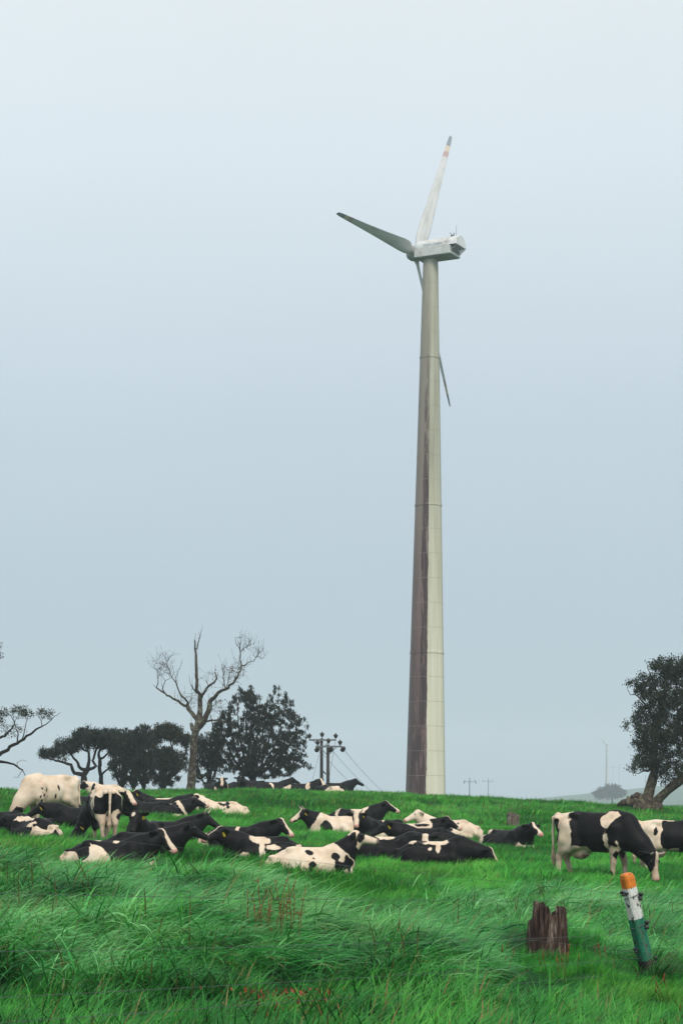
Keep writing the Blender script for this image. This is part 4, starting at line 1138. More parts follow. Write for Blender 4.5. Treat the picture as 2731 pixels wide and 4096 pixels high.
# left edge tree with reaching boughs, trunk out of frame
def Zl(x, y, d=0, r=.03): return (x * .4464, 2750 + y * .4464, d, r)
tree('spreading_tree', 'sparse spreading tree reaching in from the left edge with airy leaf clusters', 88,
     [[Zl(-520, 960, 0, .30), Zl(-480, 700, 0, .26), Zl(-330, 640, 0, .2), Zl(-120, 640, 0, .15), Zl(0, 605, 0, .10), Zl(120, 515, 0, .085), Zl(190, 480, 0, .07), Zl(300, 400, .2, .055), Zl(385, 350, .3, .04), Zl(450, 300, .3, .025), Zl(545, 220, .3, .012)],
      [Zl(-100, 640, 0, .10), Zl(0, 665, -.4, .08), Zl(60, 670, -.5, .06), Zl(150, 705, -.6, .045), Zl(205, 745, -.7, .035), Zl(235, 785, -.7, .02)],
      [Zl(150, 705, -.6, .02), Zl(160, 670, -.5, .015), Zl(200, 650, -.4, .01), Zl(250, 660, -.4, .007)],
      [Zl(205, 760, -.7, .02), Zl(170, 800, -.8, .014), Zl(125, 805, -.8, .008)],
      [Zl(-330, 640, 0, .13), Zl(-120, 500, .5, .09), Zl(50, 435, .6, .06), Zl(110, 370, .6, .04), Zl(140, 300, .6, .03)],
      [Zl(165, 490, 0, .04), Zl(160, 400, .2, .03), Zl(135, 330, .3, .025), Zl(100, 260, .4, .018)],
      [Zl(190, 480, 0, .04), Zl(210, 420, -.3, .03), Zl(235, 320, -.4, .022), Zl(260, 260, -.4, .015)],
      [Zl(385, 350, .3, .03), Zl(365, 300, .3, .02), Zl(350, 250, .3, .014)],
      [Zl(-480, 700, 0, .2), Zl(-300, 300, 0, .13), Zl(-120, -50, .2, .07), Zl(-40, -300, .2, .035), Zl(10, -410, .2, .012)]],
     [(-15, 2858, 55, 26, .5, 1.0, 170), (55, 2848, 55, 28, .4, 1.0, 240), (105, 2852, 34, 24, -.2, .7, 110), (180, 2855, 38, 20, .3, .7, 130), (60, 2920, 50, 30, .2, .7, 30), (-10, 2600, 28, 50, .2, .6, 40), (-170, 2760, 130, 120, 0, 1.4, 200)],
     M['bark_dark'], M['leaf_mid'], tip=0.007, step=0.15, kill=0.2, reach=1.3, leaf_n=6720, leaf_size=0.071, leaf_up=0.5, leaf_spread=0.07, seed=31, thin=0.8, group='trees along the crest')

# right tree: two trunks from a knotted root mass, dense leaves
def Zr(x, y, d=0, r=.03): return (2300 + x * .3188, 2550 + y * .3188, d, r)
def root_mass(root, P, par, r, nl, rg, ch):
    # gnarled root plate lying to the left of the trunks
    V = []; F = []
    mb = MB()
    sc = 84 / FPX
    def rel(x, row, d): 
        p = px(2300 + x * .3188, 2550 + row * .3188, 84 + d); return np.array(p) - np.array(root.location)
    for pts, rr in (([(900, 2160, 0), (800, 2080, -.2), (700, 2060, -.2), (600, 2075, -.1), (520, 2100, 0)], [.24, .22, .20, .14, .07]),
                    ([(880, 2060, .1), (810, 2000, .1), (740, 1990, 0), (705, 2015, -.1)], [.20, .17, .13, .07]),
                    ([(660, 2060, 0), (665, 2020, 0), (670, 1985, 0)], [.08, .06, .05]),
                    ([(960, 2150, -.2), (1040, 2120, -.4), (1080, 2090, -.4)], [.18, .15, .09]),
                    ([(960, 2160, -.3), (1020, 2170, -.6), (1060, 2190, -.8)], [.16, .12, .05]),
                    ([(900, 2150, -.2), (850, 2150, -.6), (780, 2130, -.8), (720, 2120, -.9)], [.26, .20, .15, .08])):
        pp = [rel(*q) for q in pts]
        dense, rd = [], []
        for k in range(len(pp) - 1):
            for j in range(5):
                t = j / 5; dense.append(pp[k] * (1 - t) + pp[k + 1] * t + rg.normal(0, .02, 3)); rd.append((rr[k] * (1 - t) + rr[k + 1] * t) * rg.uniform(.82, 1.2))
        dense.append(pp[-1]); rd.append(rr[-1] * .6)
        mb.tube(dense, rd, 12)
    for i, v in enumerate(mb.v):
        n = vnoise(np.array([v]) , 4.0, 5)[0] * .07 + vnoise(np.array([v]), 11.0, 6)[0] * .03
        mb.v[i] = (v[0] + n, v[1] - n, v[2] + n * .8)
    mb.build('root_mass', M['bark_right'], root)
tree('leaning_tree', 'leafy tree with two leaning trunks and a knotted root mass at right', 84,
     [[Zr(900, 2180, 0, .34), Zr(890, 2060, 0, .29), Zr(920, 1940, 0, .25), Zr(960, 1800, 0, .23), Zr(990, 1680, 0, .21), Zr(985, 1450, 0, .18), Zr(990, 1200, .1, .16), Zr(1060, 950, .1, .12), Zr(1120, 700, .1, .09), Zr(1150, 450, .1, .05)],
      [Zr(930, 2170, -.1, .28), Zr(1000, 2080, -.2, .24), Zr(1110, 1960, -.4, .22), Zr(1230, 1860, -.6, .21), Zr(1380, 1740, -.8, .20), Zr(1500, 1560, -.8, .17), Zr(1580, 1300, -.8, .12), Zr(1600, 1000, -.6, .08)],
      [Zr(985, 1450, 0, .10), Zr(860, 1340, .3, .06), Zr(760, 1230, .4, .03)],
      [Zr(985, 1640, 0, .08), Zr(860, 1680, -.4, .05), Zr(790, 1705, -.5, .03), Zr(710, 1700, -.5, .018), Zr(665, 1640, -.5, .008)],
      [Zr(985, 1250, 0, .08), Zr(850, 1180, -.3, .05), Zr(760, 1150, -.5, .03), Zr(690, 1180, -.6, .016), Zr(590, 1170, -.6, .008)],
      [Zr(1000, 1150, 0, .10), Zr(920, 900, .2, .06), Zr(790, 740, .2, .04), Zr(700, 700, .2, .02), Zr(650, 610, .2, .010)],
      [Zr(1080, 900, .1, .08), Zr(1010, 640, .2, .05), Zr(960, 500, .2, .03), Zr(900, 350, .2, .014), Zr(875, 265, .2, .008)],
      [Zr(1500, 1560, -.8, .12), Zr(1350, 1300, -.3, .08), Zr(1280, 900, 0, .05), Zr(1260, 500, 0, .03)],
      [Zr(1140, 1940, -.4, .06), Zr(1130, 1870, -.5, .05)],
      [Zr(1200, 1860, -.6, .05), Zr(1140, 1840, -.7, .03), Zr(1120, 1780, -.7, .018)]],
     [(2300 + 1090 * .3188, 2550 + 420 * .3188, 60, 55, 0, 1.1, 360), (2300 + 1300 * .3188, 2550 + 420 * .3188, 60, 55, 0, 1.1, 300), (2300 + 870 * .3188, 2550 + 620 * .3188, 42, 55, .2, .9, 240), (2300 + 1100 * .3188, 2550 + 800 * .3188, 95, 85, 0, 1.5, 600),
      (2300 + 850 * .3188, 2550 + 1000 * .3188, 50, 60, .2, 1.0, 260), (2300 + 1100 * .3188, 2550 + 1250 * .3188, 100, 80, 0, 1.5, 600), (2300 + 850 * .3188, 2550 + 1330 * .3188, 42, 50, .2, .9, 200), (2300 + 1000 * .3188, 2550 + 1530 * .3188, 85, 45, 0, 1.3, 360), (2300 + 790 * .3188, 2550 + 1560 * .3188, 26, 36, .1, .6, 60),
      (2300 + 1450 * .3188, 2550 + 900 * .3188, 80, 160, -.3, 1.6, 700), (2300 + 1500 * .3188, 2550 + 1500 * .3188, 80, 70, -.5, 1.3, 300), (2300 + 1200 * .3188, 2550 + 1680 * .3188, 60, 40, -.5, .9, 130), (2300 + 650 * .3188, 2550 + 1090 * .3188, 18, 16, -.5, .4, 22), (2300 + 690 * .3188, 2550 + 570 * .3188, 18, 18, .2, .4, 22), (2300 + 690 * .3188, 2550 + 1640 * .3188, 14, 16, -.5, .4, 14)],
     M['bark_right'], M['leaf_right'], tip=0.009, step=0.17, kill=0.24, reach=1.5, leaf_n=56000, leaf_size=0.080, leaf_up=0.55, leaf_spread=0.09, gap=-.62, gap_s=1.4, seed=41, extra=root_mass, group='trees along the crest', maxn=9000)

# the small rounded tree in the mist
fy2 = 1050.0
def far_tree(cx_, row_top, row_base, halfw, Y, label, seed):
    m = (row_base - row_top)
    return tree('misty_tree', label, Y, gap=-2, limbs=[[(cx_ + halfw * .2, row_base + 6, 0, .7), (cx_ + halfw * .15, row_base - m * .35, 0, .55), (cx_, row_base - m * .6, 0, .35)],
                                         [(cx_ + halfw * .15, row_base - m * .3, 0, .4), (cx_ - halfw * .5, row_base - m * .5, 0, .22)], [(cx_ + halfw * .15, row_base - m * .35, 0, .35), (cx_ + halfw * .65, row_base - m * .5, 0, .2)]],
                crowns=[(cx_ - halfw * .35, row_base - m * .48, halfw * .62, m * .32, 0, 6, 260), (cx_ + halfw * .1, row_base - m * .62, halfw * .6, m * .38, 0, 6, 300), (cx_ + halfw * .55, row_base - m * .5, halfw * .42, m * .28, 0, 5, 180)],
                wood=M['bark_dark'], leaf=M['leaf_dark'], tip=0.09, step=1.3, kill=1.8, reach=9, leaf_n=5000, leaf_size=1.0, leaf_up=0.3, leaf_spread=0.7, seed=seed)
far_tree(2435, 3140, 3205, 70, fy2, 'rounded windswept tree fading into mist beyond the crest at right', 51)
far_tree(2560, 3170, 3205, 38, 1700, 'faint low tree in the mist behind the root mass', 52)
# ------------------------------------------------------------------ utility poles
M['pole'] = simple('dark_weathered_pole_wood', (0.020, 0.016, 0.015), (0.055, 0.045, 0.042), 6, 0.85, 0.2, sc=(4, 4, .5), bump=0.3)
M['steel'] = simple('dull_galvanised_steel', (0.10, 0.11, 0.12), (0.18, 0.19, 0.20), 8, 0.6, 0.4)
M['insul'] = simple('brown_glazed_porcelain', (0.018, 0.012, 0.011), (0.035, 0.022, 0.02), 8, 0.35, 0.4)
M['wire'] = simple('grey_wire', (0.05, 0.055, 0.058), (0.10, 0.105, 0.11), 8, 0.5, 0.4)
def insulator(parent, p, r=.165):
    o = MB().lathe([(.03, -.12), (.03, 0), (r * .55, .02), (r * .6, .08), (r * .8, .10), (r * .85, .17), (r, .19), (r * 1.02, .25), (r * .45, .29), (r * .35, .36), (.02, .38)], 14, c=p).build('insulator', M['insul'], parent)
    return o
def disc_insulator(parent, p, r=.17):
    Mx = Matrix.Translation(p) @ Matrix.Rotation(R(35), 4, 'Y') @ Matrix.Rotation(R(60), 4, 'X')
    return MB().lathe([(.03, -.3), (r * .7, -.26), (r, -.18), (r, -.1), (r * .8, -.06), (r, 0), (r, .1), (r * .8, .16), (r * .6, .24), (.03, .28)], 14, M=Mx).build('strain_insulator', M['insul'], parent)
def utility_pole(Y, pxx, row_top, arm_l, arm_r, arm_row, label, discs=(), ins=(), gear=False, group='utility poles in the mist'):
    base = on_ground(pxx, Y); top = px(pxx, row_top, Y)
    root = empty('utility_pole', base)
    h = top.z - base.z
    s = Y / FPX
    MB().tube([(0, 0, -.4), (0, 0, h * .5), (0.0, 0, h)], [.135, .12, .105], 12).build('pole', M['pole'], root)
    za = px(0, arm_row, Y).z - base.z
    x0, x1 = (arm_l - pxx) * s, (arm_r - pxx) * s
    MB().box(((x0 + x1) / 2, -.17, za), (x1 - x0, .10, .13)).build('crossarm', M['steel'], root, smooth=False)
    for sx in (-1, 1):
        MB().tube([(sx * .10, -.14, za - .55), (sx * .62, -.14, za - .04)], .028, 5).build('brace', M['steel'], root)
    for ip in ins: insulator(root, ((ip - pxx) * s, -.17, za + .12 if abs(ip - pxx) > 6 else h + .10))
    for dp, dr in discs: disc_insulator(root, ((dp - pxx) * s, -.32, px(0, dr, Y).z - base.z))
    if gear:
        MB().box((.10, -.20, h * .22), (.20, .16, .42)).build('fuse_box', M['steel'], root, smooth=False)
        sw = MB()
        sw.box((.42, -.22, h * .22 + .15), (.75, .05, .05)); sw.tube([(.5, -.22, h * .22 - .35), (.55, -.22, h * .22 + .12)], .05, 8); sw.tube([(.72, -.22, h * .22 - .3), (.74, -.22, h * .22 + .12)], .035, 8)
        sw.build('switch', M['insul'], root)
    tag(root, label, 'utility pole', group)
    return root
PY = 138.0
def Zu(x, y): return 1100 + x * .3189, 2850 + y * .3189
ua = utility_pole(PY, Zu(583, 0)[0], Zu(0, 325)[1], Zu(425, 0)[0], Zu(765, 0)[0], Zu(0, 346)[1], 'taller left post of the paired dark utility poles behind the crest', ins=[Zu(433, 0)[0], Zu(590, 0)[0], Zu(760, 0)[0]], group='paired utility poles')
ub = utility_pole(PY - .9, Zu(663, 0)[0], Zu(0, 405)[1], Zu(507, 0)[0], Zu(840, 0)[0], Zu(0, 428)[1], 'shorter right post of the paired utility poles with switchgear', ins=[Zu(535, 0)[0], Zu(670, 0)[0], Zu(815, 0)[0]],
                  discs=[Zu(530, 463), Zu(700, 463), Zu(853, 460)], gear=True, group='paired utility poles')
MB().tube([Vector(px(*Zu(600, 735), PY)) - ua.location, Vector(px(*Zu(640, 775), PY)) - ua.location], .05, 6).build('tie_beam', M['pole'], ua)
def cable(name, label, pts, r, mat='wire', sag=0.0, n=14, cat='cable', group=None):
    a, b = Vector(pts[0]), Vector(pts[1])
    q = [a.lerp(b, k / n) - Vector((0, 0, sag * 4 * (k / n) * (1 - k / n))) for k in range(n + 1)]
    o = MB().tube(q, r, 5).build(name, M[mat], None)
    return tag(o, label, cat, group)
for (a, b), lab in zip((((555, 470), (1030, 940)), ((720, 480), (1175, 940)), ((872, 478), (1335, 960))),
                       ('power line running down from the left strain insulator over the crest', 'power line running down from the middle strain insulator over the crest', 'power line running down from the right strain insulator over the crest')):
    pa = px(*Zu(*a), PY - 1.2); pb = px(*Zu(*b), PY + 40)
    e2_ = pa + (pb - pa) * 1.35
    cable('power_line', lab, (pa, e2_), .014, sag=.2, group='power lines')
cable('stay_wire', 'thin stay wire from the left pole down to the crest', (px(*Zu(562, 490), PY), px(*Zu(470, 840), PY - 3)), .012, group='stay wires')
cable('stay_wire', 'slanting stay wire between the pole crossarms and the switchgear', (px(*Zu(757, 350), PY - .2), px(*Zu(683, 790), PY - 1.2)), .012, group='stay wires')

FP = 560.0
utility_pole(FP, 1877, 3118, 1853, 1903, 3127, 'misty utility pole right of the tower, nearer of two', ins=[1857, 1877, 1899], discs=[(1855, 3131), (1902, 3131)])
utility_pole(820.0, 1952, 3118, 1926, 1972, 3125, 'very faint utility pole right of the nearer misty one', ins=[1932, 1951, 1967])
for xx, lab in ((2449, 'left post of the faint pole frame beside the far turbine'), (2474, 'right post of the faint pole frame beside the far turbine')):
    utility_pole(1900.0, xx, 3056, xx - 18, xx + 18, 3070, lab, group='far pole frame')
utility_pole(1200.0, 2580, 3100, 2570, 2600, 3125, 'faint pole in the mist between the leaning trunks')

# ------------------------------------------------------------------ fence post, wires, stumps
N = Nodes('tricolour_paint')
oc = N.coord('Object'); sp_ = N.n('ShaderNodeSeparateXYZ'); N.l(oc, sp_.inputs[0])
zz = N.math('ADD', sp_.outputs['Z'], N.math('MULTIPLY', N.math('SUBTRACT', N.noise(oc, 14, 3, 0.6), 0.5), 0.012))
def step_(a): return N.rng(zz, a - .002, a + .002)
dirtn = N.noise(N.coord('Object', (1, 1, .45)), 11, 8, 0.75)
orange = N.ramp(dirtn, [(0.36, (0.07, 0.025, 0.010)), (0.43, (0.58, 0.15, 0.012)), (0.7, (0.74, 0.24, 0.02))])
whitep = N.ramp(dirtn, [(0.34, (0.10, 0.08, 0.06)), (0.41, (0.50, 0.48, 0.42)), (0.52, (0.66, 0.65, 0.60)), (0.75, (0.76, 0.76, 0.73))])
green = N.ramp(dirtn, [(0.34, (0.02, 0.025, 0.02)), (0.40, (0.008, 0.12, 0.065)), (0.7, (0.012, 0.20, 0.11))])
tar = N.ramp(dirtn, [(0.4, (0.012, 0.010, 0.012)), (0.7, (0.05, 0.035, 0.03))])
c = N.mix(step_(.235), tar, green)
c = N.mix(step_(.665), c, whitep)
c = N.mix(step_(.985), c, orange)
chip = N.rng(N.noise(N.coord('Object', (1, 1, .6)), 24, 5, 0.7), 0.57, 0.60)
c = N.mix(chip, c, (0.03, 0.022, 0.018))
c = N.mix(N.rng(N.noise(N.coord('Object', (1, 1, .12)), 22, 4, 0.6), 0.52, 0.72, 0, 0.6), c, (0.16, 0.12, 0.07))
N.col(c).rough(0.55, 0.4); N.bump(dirtn, 0.35, 0.006)
M['tri'] = N.m
M['rubber'] = simple('black_insulator_plastic', (0.010, 0.010, 0.011), (0.03, 0.03, 0.03), 10, 0.5, 0.4)
FY = 19.0
pb_ = on_ground(2600, FY); pb_.z -= 0.02
ptop = px(2503, 3493, FY - .1)
vec = ptop - pb_
post = empty('fence_post', pb_)
post.rotation_euler = Vector((0, 0, 1)).rotation_difference(vec.normalized()).to_euler()
Lp = vec.length
def post_mesh():
    mb = MB()
    prof = [(-.35, .066), (0, .066), (Lp * .5, .062), (Lp - .05, .060), (Lp - .015, .054), (Lp, .04)]
    oct_ = []
    for z_, hw in prof:
        b_ = .016
        ring = [(hw - b_, -hw), (hw, -hw + b_), (hw, hw - b_), (hw - b_, hw), (-hw + b_, hw), (-hw, hw - b_), (-hw, -hw + b_), (-hw + b_, -hw)]
        ca, sa = math.cos(R(28)), math.sin(R(28))
        for x_, y_ in ring: oct_.append((x_ * ca - y_ * sa + .004 * math.sin(z_ * 9), x_ * sa + y_ * ca, z_))
    fs = [(i * 8 + k, i * 8 + (k + 1) % 8, (i + 1) * 8 + (k + 1) % 8, (i + 1) * 8 + k) for i in range(len(prof) - 1) for k in range(8)]
    fs.append(tuple((len(prof) - 1) * 8 + k for k in range(8)))
    return mb.add(oct_, fs)
post_mesh().build('post_shaft', M['tri'], post, smooth=False)
def knob(z_, side, sc=1.0):
    mb = MB()
    x_ = side * .085
    mb.lathe([(.012, -.05), (.030, -.045), (.030, -.02), (.016, -.012), (.016, .012), (.030, .02), (.030, .045), (.012, .05)], 10, M=Matrix.Translation((x_, -.03, z_)) @ Matrix.Rotation(R(side * 20), 4, 'Y') @ Matrix.Scale(sc, 4))
    mb.tube([(side * .04, -.03, z_), (x_, -.03, z_)], .012, 6)
    return mb.build('insulator', M['rubber'], post)
for z_, sd, sc in ((Lp * .835, -1, .6), (Lp * .775, 1, .8), (Lp * .515, 1, .85), (Lp * .315, -1, .6), (Lp * .19, 1, .85)): knob(z_, sd, sc)
for z_ in (Lp * .79, Lp * .52):
    MB().lathe([(.0785, -.0012), (.0805, 0), (.0785, .0012)], 16, M=Matrix.Translation((0, 0, z_)) @ Matrix.Rotation(R(random.uniform(-8, 8)), 4, 'X') @ Matrix.Rotation(R(random.uniform(-10, 10)), 4, 'Y')).build('wire_wrap', M['wire'], post)
tag(post, 'leaning square fence post painted orange, white and green at lower right', 'fence post')
WR = .0016
fence = [((2505, 3577, 18.95), (0, 3308, 31), 'upper wire running from the tricolour post to the far left pasture'),
         ((2540, 3808, 18.95), (300, 3533, 31), 'lower slanting wire running from the tricolour post to the far left'),
         ((2520, 3602, 18.9), (-200, 3569, 10.2), 'topmost near fence wire running left from the tricolour post'),
         ((2560, 3735, 18.9), (-200, 3810, 10.2), 'second near fence wire passing in front of the rotten stump'),
         ((2570, 3832, 18.9), (-200, 4000, 10.2), 'third near fence wire low in the foreground grass'),
         ((2590, 3885, 18.9), (-200, 4105, 10.2), 'lowest near fence wire close to the bottom edge'),
         ((2560, 3602, 18.9), (3100, 3612, 17.0), 'upper fence wire leaving the tricolour post to the right'),
         ((2580, 3727, 18.9), (3100, 3745, 17.0), 'lower fence wire leaving the tricolour post to the right')]
for a, b, lab in fence:
    cable('fence_wire', lab, (px(*a), px(*b)), WR, sag=.02, n=20, cat='wire', group='fence wires')

N = Nodes('rotten_wood')
oc = N.coord('Object', (9, 9, .9))
f1 = N.noise(oc, 2.6, 6, 0.65)
c = N.ramp(f1, [(0.36, (0.008, 0.005, 0.005)), (0.48, (0.045, 0.025, 0.019)), (0.57, (0.115, 0.078, 0.06)), (0.66, (0.30, 0.245, 0.205))])
N.col(c).rough(0.85, 0.2); N.bump(f1, 1.0, 0.03)
M['rot'] = N.m
def stump(name, label, pxx, Y, halfw, hfun, mat, seed, sink=.1):
    base = on_ground(pxx, Y)
    na, nz = 96, 22
    th = np.linspace(0, 2 * np.pi, na, endpoint=False)
    ang = np.stack([np.cos(th), np.sin(th), np.zeros(na)], 1)
    H = hfun(th)
    V = []
    for k in range(nz + 1):
        t = k / nz
        z = -sink + (H + sink) * t
        groove = 0.11 * vnoise(np.stack([ang[:, 0] * 3.2, ang[:, 1] * 3.2, z * 1.1], 1), 1.6, seed) + 0.14 * vnoise(np.stack([ang[:, 0] * 9, ang[:, 1] * 9, z * 1.5], 1), 1.0, seed + 1)
        rr = halfw * (1 + groove * 1.4) * (1.10 - .16 * t + .10 * (1 - t) ** 4)
        V.append(np.stack([rr * ang[:, 0], rr * .72 * ang[:, 1], z], 1))
    # hollow inside
    for k in range(8):
        t = 1 - (k + 1) / 8
        z = -sink + (H + sink) * (t * .75 + .25 * t) - .02 * (k + 1)
        rr = halfw * (.72 - .05 * k) * (1 + .12 * vnoise(ang * 3, 1.6, seed + 3))
        V.append(np.stack([rr * ang[:, 0], rr * .72 * ang[:, 1], z], 1))
    V = np.concatenate(V)
    rows = nz + 1 + 8
    F = np.array([(i * na + k, i * na + (k + 1) % na, (i + 1) * na + (k + 1) % na, (i + 1) * na + k) for i in range(rows - 1) for k in range(na)])
    o = link(name, np_mesh(name, V, F, mat))
    o.location = base
    return tag(o, label, 'stump')
def h_rot(th):
    x = np.cos(th)
    j = vnoise(np.stack([np.cos(th) * 7, np.sin(th) * 7, th * 0], 1), 1.3, 4) * .035 + vnoise(np.stack([np.cos(th) * 16, np.sin(th) * 16, th * 0], 1), 1.3, 8) * .03
    left = (.60 - .10 * np.clip((x + .5), 0, 1)) * np.exp(-((x + .40) / .50) ** 10); right = .54 * np.exp(-((x - .66) / .34) ** 10)
    return np.maximum(np.maximum(left, right), .47 - .06 * np.abs(x)) + j * .9
stump('tree_stump', 'rotten dark brown forked stump standing in the foreground grass', 2192, 20.6, .215, h_rot, M['rot'], 12)
M['rot_pale'] = bark('pale_cut_wood', (0.05, 0.04, 0.035), (0.20, 0.155, 0.12), (0.24, 0.22, 0.18))
def h_small(th):
    return .52 - .05 * np.cos(th + 1.0) + .04 * vnoise(np.stack([np.cos(th) * 5, np.sin(th) * 5, th * 0], 1), 1.4, 6) - .14 * np.exp(-((np.cos(th) - .1) / .08) ** 2) * (np.sin(th) < 0)
stump('tree_stump', 'small pale split stump on the upper slope above the lone cow', 2050, 60.0, .17, h_small, M['rot_pale'], 17)

# ------------------------------------------------------------------ weeds
M['stalk'] = simple('dry_brown_stalk', (0.07, 0.03, 0.014), (0.27, 0.14, 0.05), 12, 0.8, 0.2)
M['sorrel'] = simple('rusty_seed_head', (0.10, 0.028, 0.015), (0.24, 0.10, 0.035), 20, 0.8, 0.2, which='World')
wb = on_ground(1095, 17.5)
weed = empty('dry_weed', wb)
rg = np.random.default_rng(5)
for k in range(17):
    a0 = -.26 + .52 * (k + rg.uniform(0, 1)) / 17; d0 = rg.uniform(-.12, .12)
    hgt = rg.uniform(.50, .86); ln = rg.uniform(-.08, .16)
    pts = [(a0 + ln * t * t + rg.normal(0, .005), d0 + rg.normal(0, .006), hgt * t - .02) for t in (0, .2, .4, .6, .8, 1)]
    mb = MB().tube(pts, [.0055, .0052, .005, .0045, .004, .0025], 5)
    for _ in range(5):
        t = rg.uniform(.45, .98); i = min(4, int(t * 5)); p = Vector(pts[i]).lerp(Vector(pts[i + 1]), t * 5 - i)
        mb.tube([p, p + Vector((rg.normal(0, .02), rg.normal(0, .02), rg.uniform(.01, .03)))], [.006, .003], 4)
    mb.build('stalk', M['stalk'], weed)
for k in range(2):
    mb = MB().tube([(-.10 + .05 * k, 0, .42 - .1 * k), (.02, -.02, .25), (.18, -.05, .08)], [.005, .005, .004], 5); mb.build('stalk', M['stalk'], weed)
tag(weed, 'clump of dry brown leafless weed stalks standing in the foreground grass', 'weed')

# ------------------------------------------------------------------ grass: tufts scattered over the slope
hid = bpy.data.collections.new('grass_tufts')
def tuft(kind, seed, nb, rad, hmin, hmax, wid, lean, curl, mat, segs=4, dry=.02, fan=.45):
    rg = np.random.default_rng(seed)
    V, F, T, DR = [], [], [], []
    for b in range(nb):
        r_ = rad * math.sqrt(rg.uniform()); a = rg.uniform(0, 2 * math.pi)
        p = np.array([r_ * math.cos(a), r_ * math.sin(a), -.03])
        Ln = rg.uniform(hmin, hmax)
        az_ = rg.normal(0, fan) if rg.uniform() < .85 else rg.uniform(0, 6.28)
        e0 = R(90) - abs(rg.normal(lean * .55, .20))
        w_ = wid * rg.uniform(.6, 1.3) * (1.6 if rg.uniform() < .12 else 1) * (.6 if rg.uniform() < .3 else 1)
        cr_ = curl * rg.uniform(.55, 1.35)
        side = np.array([-math.sin(az_), math.cos(az_), 0]) * math.cos(rg.normal(0, .6)) + np.array([0, 0, .25])
        side /= np.linalg.norm(side)
        el = e0; k0 = len(V); tint = rg.uniform(0, 1); dr = 1.0 if rg.uniform() < dry else 0.0
        for s_ in range(segs + 1):
            t = s_ / segs
            hw = w_ * .5 * (1 - t ** 1.6) + .0005
            V.append(p - side * hw); V.append(p + side * hw); T += [tint] * 2; DR += [dr] * 2
            p = p + Ln / segs * np.array([math.cos(el) * math.cos(az_), math.cos(el) * math.sin(az_), math.sin(el)])
            el -= cr_ / segs
        for s_ in range(segs):
            F.append((k0 + 2 * s_, k0 + 2 * s_ + 1, k0 + 2 * s_ + 3, k0 + 2 * s_ + 2))
    me = np_mesh('grass_tuft', np.array(V), np.array(F), mat)
    set_attr(me, 'tint', np.array(T, np.float32)); set_attr(me, 'dry', np.array(DR, np.float32))
    o = bpy.data.objects.new('tuft_%02d' % len(hid.objects), me)
    hid.objects.link(o)
    return len(hid.objects) - 1
K = {'tuss': [], 'field': [], 'long': [], 'broad': [], 'mid': [], 'far': []}
for i in range(5): K['field'].append(tuft('f', 100 + i, 150, .27, .16, .36, .0085, .55, .9, M['grass']))
for i in range(6): K['long'].append(tuft('l', 200 + i, 120, .34, .26, .56, .0125, 1.05, 1.45, M['longgrass'], 6, .05, .58))
for i in range(3): K['broad'].append(tuft('b', 300 + i, 70, .26, .24, .42, .015, .55, 1.1, M['broad'], 5, .05, .8))
for i in range(6): K['mid'].append(tuft('m', 400 + i, 140, .34, .09, .23, .013, .75, .9, M['grass'], 3, .04))
for i in range(5): K['far'].append(tuft('r', 500 + i, 110, .45, .10, .24, .026, .7, .8, M['grass'], 3, .05))

for i in range(4): K['tuss'].append(tuft('t', 600 + i, 130, .17, .26, .46, .014, .75, 1.2, M['tussock'], 4, .06, .7))

def scatter(y0, y1, dens, rg):
    n = int(dens * (.26 * (y1 ** 2 - y0 ** 2) + 3.0 * (y1 - y0)))
    u = rg.uniform(0, 1, n)
    Y = np.sqrt(y0 ** 2 + u * (y1 ** 2 - y0 ** 2))
    X = rg.uniform(-1, 1, n) * (.26 * Y + 1.5)
    return X, Y
rg = np.random.default_rng(77)
PX_, PY_, IDX, SCL, ROT = [], [], [], [], []
for y0, y1, dens in ((9, 33, 26), (33, 60, 15), (60, 112, 7.5)):
    X, Y = scatter(y0, y1, dens, rg)
    n = len(X)
    rowp = HROW + (EYE - G(X, Y)) / Y * FPX; colp = CX + X / Y * FPX
    big = noise2(X, Y, .22, 41); med = noise2(X, Y, .55, 42); sml = noise2(X, Y, 1.6, 43)
    if y0 < 20:
        longness = -.12 + .30 * big + .55 * med + .5 * sml + .25 * np.clip((900 - colp) / 900, -.6, 1) + .55 * np.exp(-((rowp - 3780) / 160) ** 2) - .75 * (rowp > 3990) - .35 * (rowp < 3560) * (colp > 700)
        kind = np.where(longness > .05, 1, np.where((rowp > 3930) & (rg.uniform(0, 1, n) < .75), 2, 0))
        kind = np.where((kind == 1) & (rg.uniform(0, 1, n) < .30), 0, kind)
        idx = np.where(kind == 1, rg.choice(K['long'], n), np.where(kind == 2, rg.choice(K['broad'], n), rg.choice(K['field'], n)))
    elif y0 < 40:
        idx = rg.choice(K['mid'], n)
    else:
        idx = rg.choice(K['far'], n)
    clump = np.clip(sml * 1.2, -1, 1)
    lowr = np.clip((colp - 1750) / 250, 0, 1) * np.clip((21.5 - Y) / 1.5, 0, 1) * np.clip((Y - 15.5) / 1.0, 0, 1) if y0 < 20 else 0
    if y0 < 20: idx = np.where(lowr > .5, rg.choice(K['field'], n), idx)
    scl = (.95 + .30 * med + .55 * clump + rg.normal(0, .10, n)) * (1.0 if y0 < 20 else (1.06 if y0 < 40 else 1.12))
    wind = .65 * noise2(X, Y, .3, 51) + .55 * noise2(X, Y, 1.1, 52) - .25
    rot = np.stack([rg.normal(0, .08, n), rg.normal(0, .10, n), wind + rg.normal(0, .25, n)], 1)
    PX_.append(X); PY_.append(Y); IDX.append(idx); SCL.append(np.clip(scl, .40, 1.75) * (1 - .58 * lowr)); ROT.append(rot)
X, Y = scatter(13, 90, 1.3, rg)
keep = noise2(X, Y, .35, 71) + rg.normal(0, .35, len(X)) > .12
X, Y = X[keep], Y[keep]; n = len(X)
